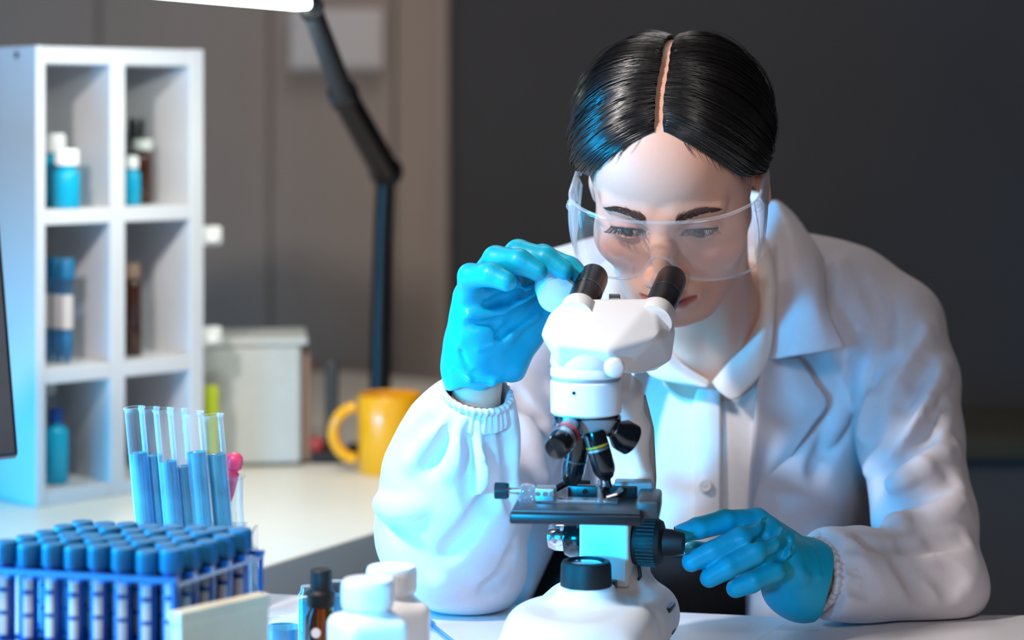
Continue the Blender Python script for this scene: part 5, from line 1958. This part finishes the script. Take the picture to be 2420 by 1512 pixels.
# ------------------------------------------------------------------ test tubes with blue liquid in a clear stand
tops = [(317, 962), (352, 964), (385, 966), (418, 968), (455, 974), (502, 980)]
levels = [1070, 1076, 1090, 1102, 1068, 1074]
TD = 2.0
ts = empty('test_tube_stand', P(420, 1470, TD), 'clear acrylic test tube stand behind the blue rack', 'stand')
ts.location.z = TZ
x0, x1 = xw(318, TD), xw(604, 2.03)
for z in (TZ + 0.002, TZ + 0.045, TZ + 0.085):
    MB().box(((x0 + x1) / 2 - 0.005, TD + 0.01, z + 0.0015), (x1 - x0 - 0.006, 0.05, 0.003)).build('shelf_plate', MATS['clear_plastic'], ts)
MB().box((x1, TD + 0.012, TZ + 0.0425), (0.004, 0.05, 0.085), bevel=0.0008).build('end_plate', MATS['clear_plastic'], ts)
MB().box((x0 - 0.016, TD + 0.012, TZ + 0.0425), (0.004, 0.05, 0.085), bevel=0.0008).build('end_plate', MATS['clear_plastic'], ts)
order = ['leftmost glass test tube of blue liquid in the clear stand', 'second glass test tube of blue liquid from the left', 'third glass test tube of blue liquid from the left',
         'glass test tube with the lowest blue liquid level', 'fifth glass test tube of blue liquid from the left', 'rightmost glass test tube of blue liquid, next to the pink bulb']
for i, ((px, py), lv) in enumerate(zip(tops, levels)):
    d = TD + (0.012 if i % 2 else 0.0) + (0.01 if i > 3 else 0)
    tp = P(px, py, d)
    bt = np.array([tp[0] + 0.0165, d + 0.004, TZ + 0.012])
    ax_ = tp - bt
    L = float(np.linalg.norm(ax_))
    ax_ = ax_ / L
    R_ = 0.0092 if i < 4 else 0.0098
    t = empty('test_tube', bt, order[i], 'test tube', 'test tubes of blue liquid')
    base = [(R_ * math.sin(a), R_ - R_ * math.cos(a)) for a in np.linspace(0.05, math.pi / 2, 7)]
    MB().lathe(base + [(R_, L - 0.003), (R_ * 1.12, L - 0.001), (R_ * 1.12, L), (R_ * 0.92, L), (R_ * 0.9, L - 0.004)], 28, bt, tuple(ax_), cap=False).build('glass', MATS['test_glass'], t, smooth=True)
    hl = float((P(px, lv, d)[2] - bt[2]) / ax_[2])
    ri = R_ * 0.885
    bs = [(ri * math.sin(a), 0.0012 + ri - ri * math.cos(a)) for a in np.linspace(0.05, math.pi / 2, 7)]
    MB().lathe(bs + [(ri, hl), (ri * 0.86, hl - 0.0008), (0.001, hl - 0.0012)], 28, bt, tuple(ax_), cap=False).build('liquid', MATS['blue_liquid'], t, smooth=True)

# ------------------------------------------------------------------ flask with pink dropper
FD = 2.06
fc = P(549, 1428, FD)
fc[2] = TZ
fk = empty('conical_flask', fc, 'small conical glass flask of blue liquid beside the test tubes', 'flask')
z_ = lambda py: CAMZ - (py - HORIZON) * FD / FPX - TZ
prof = [(0.001, 0.0005), (0.028, 0.0005), (0.0315, 0.004), (0.0305, 0.012), (0.0235, z_(1310)), (0.0165, z_(1270)), (0.0118, z_(1235)), (0.0105, z_(1200)), (0.0105, z_(1132)), (0.0130, z_(1126)), (0.0128, z_(1122)), (0.0095, z_(1124)), (0.0093, z_(1200)), (0.0106, z_(1236)), (0.0152, z_(1271)), (0.0222, z_(1311)), (0.0292, 0.013), (0.0300, 0.005), (0.001, 0.002)]
MB().lathe(prof, 40, fc, cap=False).build('glass', MATS['test_glass'], fk, smooth=True)
MB().lathe([(0.001, 0.0025), (0.0288, 0.0028), (0.0296, 0.005), (0.0288, 0.013), (0.0225, z_(1312)), (0.0200, z_(1296)), (0.001, z_(1296))], 40, fc, cap=False).build('liquid', MATS['blue_liquid'], fk, smooth=True)
dp = empty('dropper', P(545, 1140, FD), 'dropper with pink rubber bulb standing in the flask', 'dropper')
tip, mid_, top_ = fc + np.array([-0.006, 0, 0.02]), P(540, 1185, FD), P(553, 1096, FD)
axd = (top_ - mid_) / np.linalg.norm(top_ - mid_)
Ld = float(np.linalg.norm(top_ - mid_))
MB().lathe([(0.0028, 0), (0.0045, 0.008), (0.0062, 0.024), (0.0066, 0.028), (0.0048, 0.029), (0.0052, 0.031), (0.0078, Ld - 0.004), (0.0086, Ld + 0.002), (0.0078, Ld + 0.007), (0.0050, Ld + 0.0100), (0.001, Ld + 0.0112)], 28, mid_, tuple(axd), cap=False).build('bulb', MATS['pink_rubber'], dp, smooth=True)
MB().tube([tip, (tip + mid_) / 2, mid_ + axd * 0.006], [0.0012, 0.0024, 0.0026], 12).build('pipette', MATS['test_glass'], dp, smooth=True)

# ------------------------------------------------------------------ bottles and card at the front
cdp = [P(413, 1438, 1.565), P(626, 1408, 1.630)]
cdd = cdp[1] - cdp[0]
ca = math.atan2(cdd[1], cdd[0])
cl_ = float(math.hypot(cdd[0], cdd[1]))
cz = (cdp[0][2] + cdp[1][2]) / 2
cc = (cdp[0] + cdp[1]) / 2
cb_ = empty('beige_box', (cc[0], cc[1], TZ), 'plain beige cardboard box in front of the tube rack', 'box')
nx, ny = -math.sin(ca), math.cos(ca)
MB().box((cc[0], cc[1], (TZ + cz - 0.004) / 2), (cl_ - 0.002, 0.012, cz - 0.004 - TZ), rz=ca, bevel=0.0012).build('body', MATS['beige_card'], cb_)
MB().box((cc[0], cc[1], cz - 0.005), (cl_, 0.0136, 0.010), rz=ca, bevel=0.0012).build('lid', MATS['beige_card'], cb_)


def pill_bottle(px, py, d, label, rc=0.0202, hgt=None):
    top = P(px, py, d)
    b = empty('pill_bottle', (top[0], d, TZ), label, 'bottle', 'white plastic bottles on the table')
    H = top[2] - TZ
    f = Field(axis_range(top[0] - 0.035, top[0] + 0.035, 0.0018), axis_range(d - 0.035, d + 0.035, 0.0018), axis_range(TZ - 0.003, TZ + H - 0.012, 0.0018))
    sh = H - 0.028
    f.rbox((top[0], d, TZ + sh / 2), (0.0268, 0.0268, sh / 2), 0.009, k=0.004)
    f.cap((top[0], d, TZ + sh - 0.008), (top[0], d, TZ + sh + 0.010), 0.018, 0.017, k=0.010)
    f.fun(lambda X, Y, Z: (Z - TZ + 0 * X * Y).astype(np.float32), (-2, 0, 0), (2, 3, TZ + 0.01), 's', 0.002)
    V_, Q_ = f.nets()
    a = 0.45
    ca_, sa_ = math.cos(a), math.sin(a)
    X_, Y_ = V_[:, 0] - top[0], V_[:, 1] - d
    V_[:, 0], V_[:, 1] = top[0] + X_ * ca_ - Y_ * sa_, d + X_ * sa_ + Y_ * ca_
    mesh_obj('body', smooth_mesh(V_, Q_, 2), Q_, MATS['white_plastic'], b, True)
    m = MB().lathe([(0.001, 0), (rc, 0), (rc * 1.01, 0.001), (rc * 1.01, 0.0185), (rc * 0.96, 0.021), (0.001, 0.0212)], 48, (top[0], d, TZ + H - 0.0212))
    for i in range(48):
        t = i * math.tau / 48
        m.box((top[0] + rc * 1.01 * math.cos(t), d + rc * 1.01 * math.sin(t), TZ + H - 0.011), (0.0008, 0.0012, 0.014), rz=t)
    m.build('cap', MATS['white_plastic'], b, smooth=True)


pill_bottle(869, 1368, 1.66, 'nearest white plastic bottle with ribbed cap on the table')
pill_bottle(925, 1337, 1.76, 'white plastic bottle behind the nearest one, beside the sleeve', 0.0205)

ap = P(759, 1345, 1.74)
ab = empty('dropper_bottle', (ap[0], 1.74, TZ), 'amber glass bottle with black cap beside the white bottles', 'bottle')
H = ap[2] - TZ
o = (ap[0], 1.74, TZ)
MB().lathe([(0.001, 0), (0.0125, 0), (0.0138, 0.002), (0.0138, H - 0.046), (0.0125, H - 0.038), (0.0085, H - 0.030), (0.0080, H - 0.020)], 36, o).build('glass', MATS['amber_glass'], ab, smooth=True)
m = MB().lathe([(0.001, H - 0.030), (0.0112, H - 0.030), (0.0118, H - 0.028), (0.0118, H - 0.019), (0.0092, H - 0.0165), (0.0090, H - 0.001), (0.0080, H), (0.001, H)], 36, o)
m.build('cap', MATS['black_rubber'], ab, smooth=True)
lbp = np.array([ap[0] - 0.003, 1.74 - 0.0139, TZ + H - 0.049])
MB().lathe([(0.001, 0), (0.0040, 0), (0.0040, 0.0005), (0.001, 0.0005)], 24, lbp, (-0.2, -1, 0.1)).build('dot_label', MATS['white_plastic'], ab, smooth=True)

# small beaker of blue liquid, vials behind the dropper bottle
bk = P(668, 1468, 1.86)
be = empty('beaker', (bk[0], 1.86, TZ), 'low glass dish of bright blue liquid left of the amber bottle', 'dish')
H = bk[2] - TZ
o = (bk[0], 1.86, TZ)
MB().lathe([(0.001, 0.001), (0.0160, 0.001), (0.0172, 0.003), (0.0172, H), (0.0180, H + 0.001), (0.0162, H + 0.0005), (0.0162, 0.003), (0.001, 0.002)], 36, o, cap=False).build('glass', MATS['test_glass'], be, smooth=True)
MB().lathe([(0.001, 0.0025), (0.0158, 0.003), (0.0158, H * 0.86), (0.001, H * 0.86)], 36, o, cap=False).build('liquid', MATS['blue_liquid'], be, smooth=True)
for (px, py, d, r_, lab) in ((795, 1372, 1.82, 0.0095, 'blue vial standing right behind the amber bottle'), (727, 1384, 1.84, 0.0085, 'blue vial standing left behind the amber bottle')):
    v = P(px, py, d)
    ve = empty('vial', (v[0], d, TZ), lab, 'vial', 'vials behind the amber bottle')
    H = v[2] - TZ
    MB().lathe([(0.001, 0.001), (r_, 0.001), (r_, H - 0.008), (r_ * 0.7, H - 0.004), (r_ * 0.7, H)], 26, (v[0], d, TZ)).build('glass', MATS['test_glass'], ve, smooth=True)
    MB().lathe([(0.001, 0.002), (r_ * 0.9, 0.002), (r_ * 0.9, H - 0.012), (0.001, H - 0.012)], 26, (v[0], d, TZ)).build('liquid', MATS['blue_liquid'], ve, smooth=True)

# plastic transfer pipette lying on the table
p0, p1 = P(1004, 1474, 1.99), P(1075, 1524, 1.90)
p0[2] = p1[2] = TZ + 0.0048
pe = empty('transfer_pipette', (p0 + p1) / 2, 'clear blue transfer pipette lying on the table by the white bottles', 'pipette')
a_ = (p1 - p0) / np.linalg.norm(p1 - p0)
MB().tube([p0 - a_ * 0.002, p0 + a_ * 0.002, p0 + a_ * 0.022, p0 + a_ * 0.030, p1, p1 + a_ * 0.05], [0.002, 0.0042, 0.0042, 0.0024, 0.0022, 0.0010], 14).build('stem', MATS['tube_plastic'], pe, smooth=True)
MB().tube([p0 + a_ * 0.003, p0 + a_ * 0.020], [0.0034, 0.0034], 12).build('liquid', MATS['blue_liquid'], pe, smooth=True)
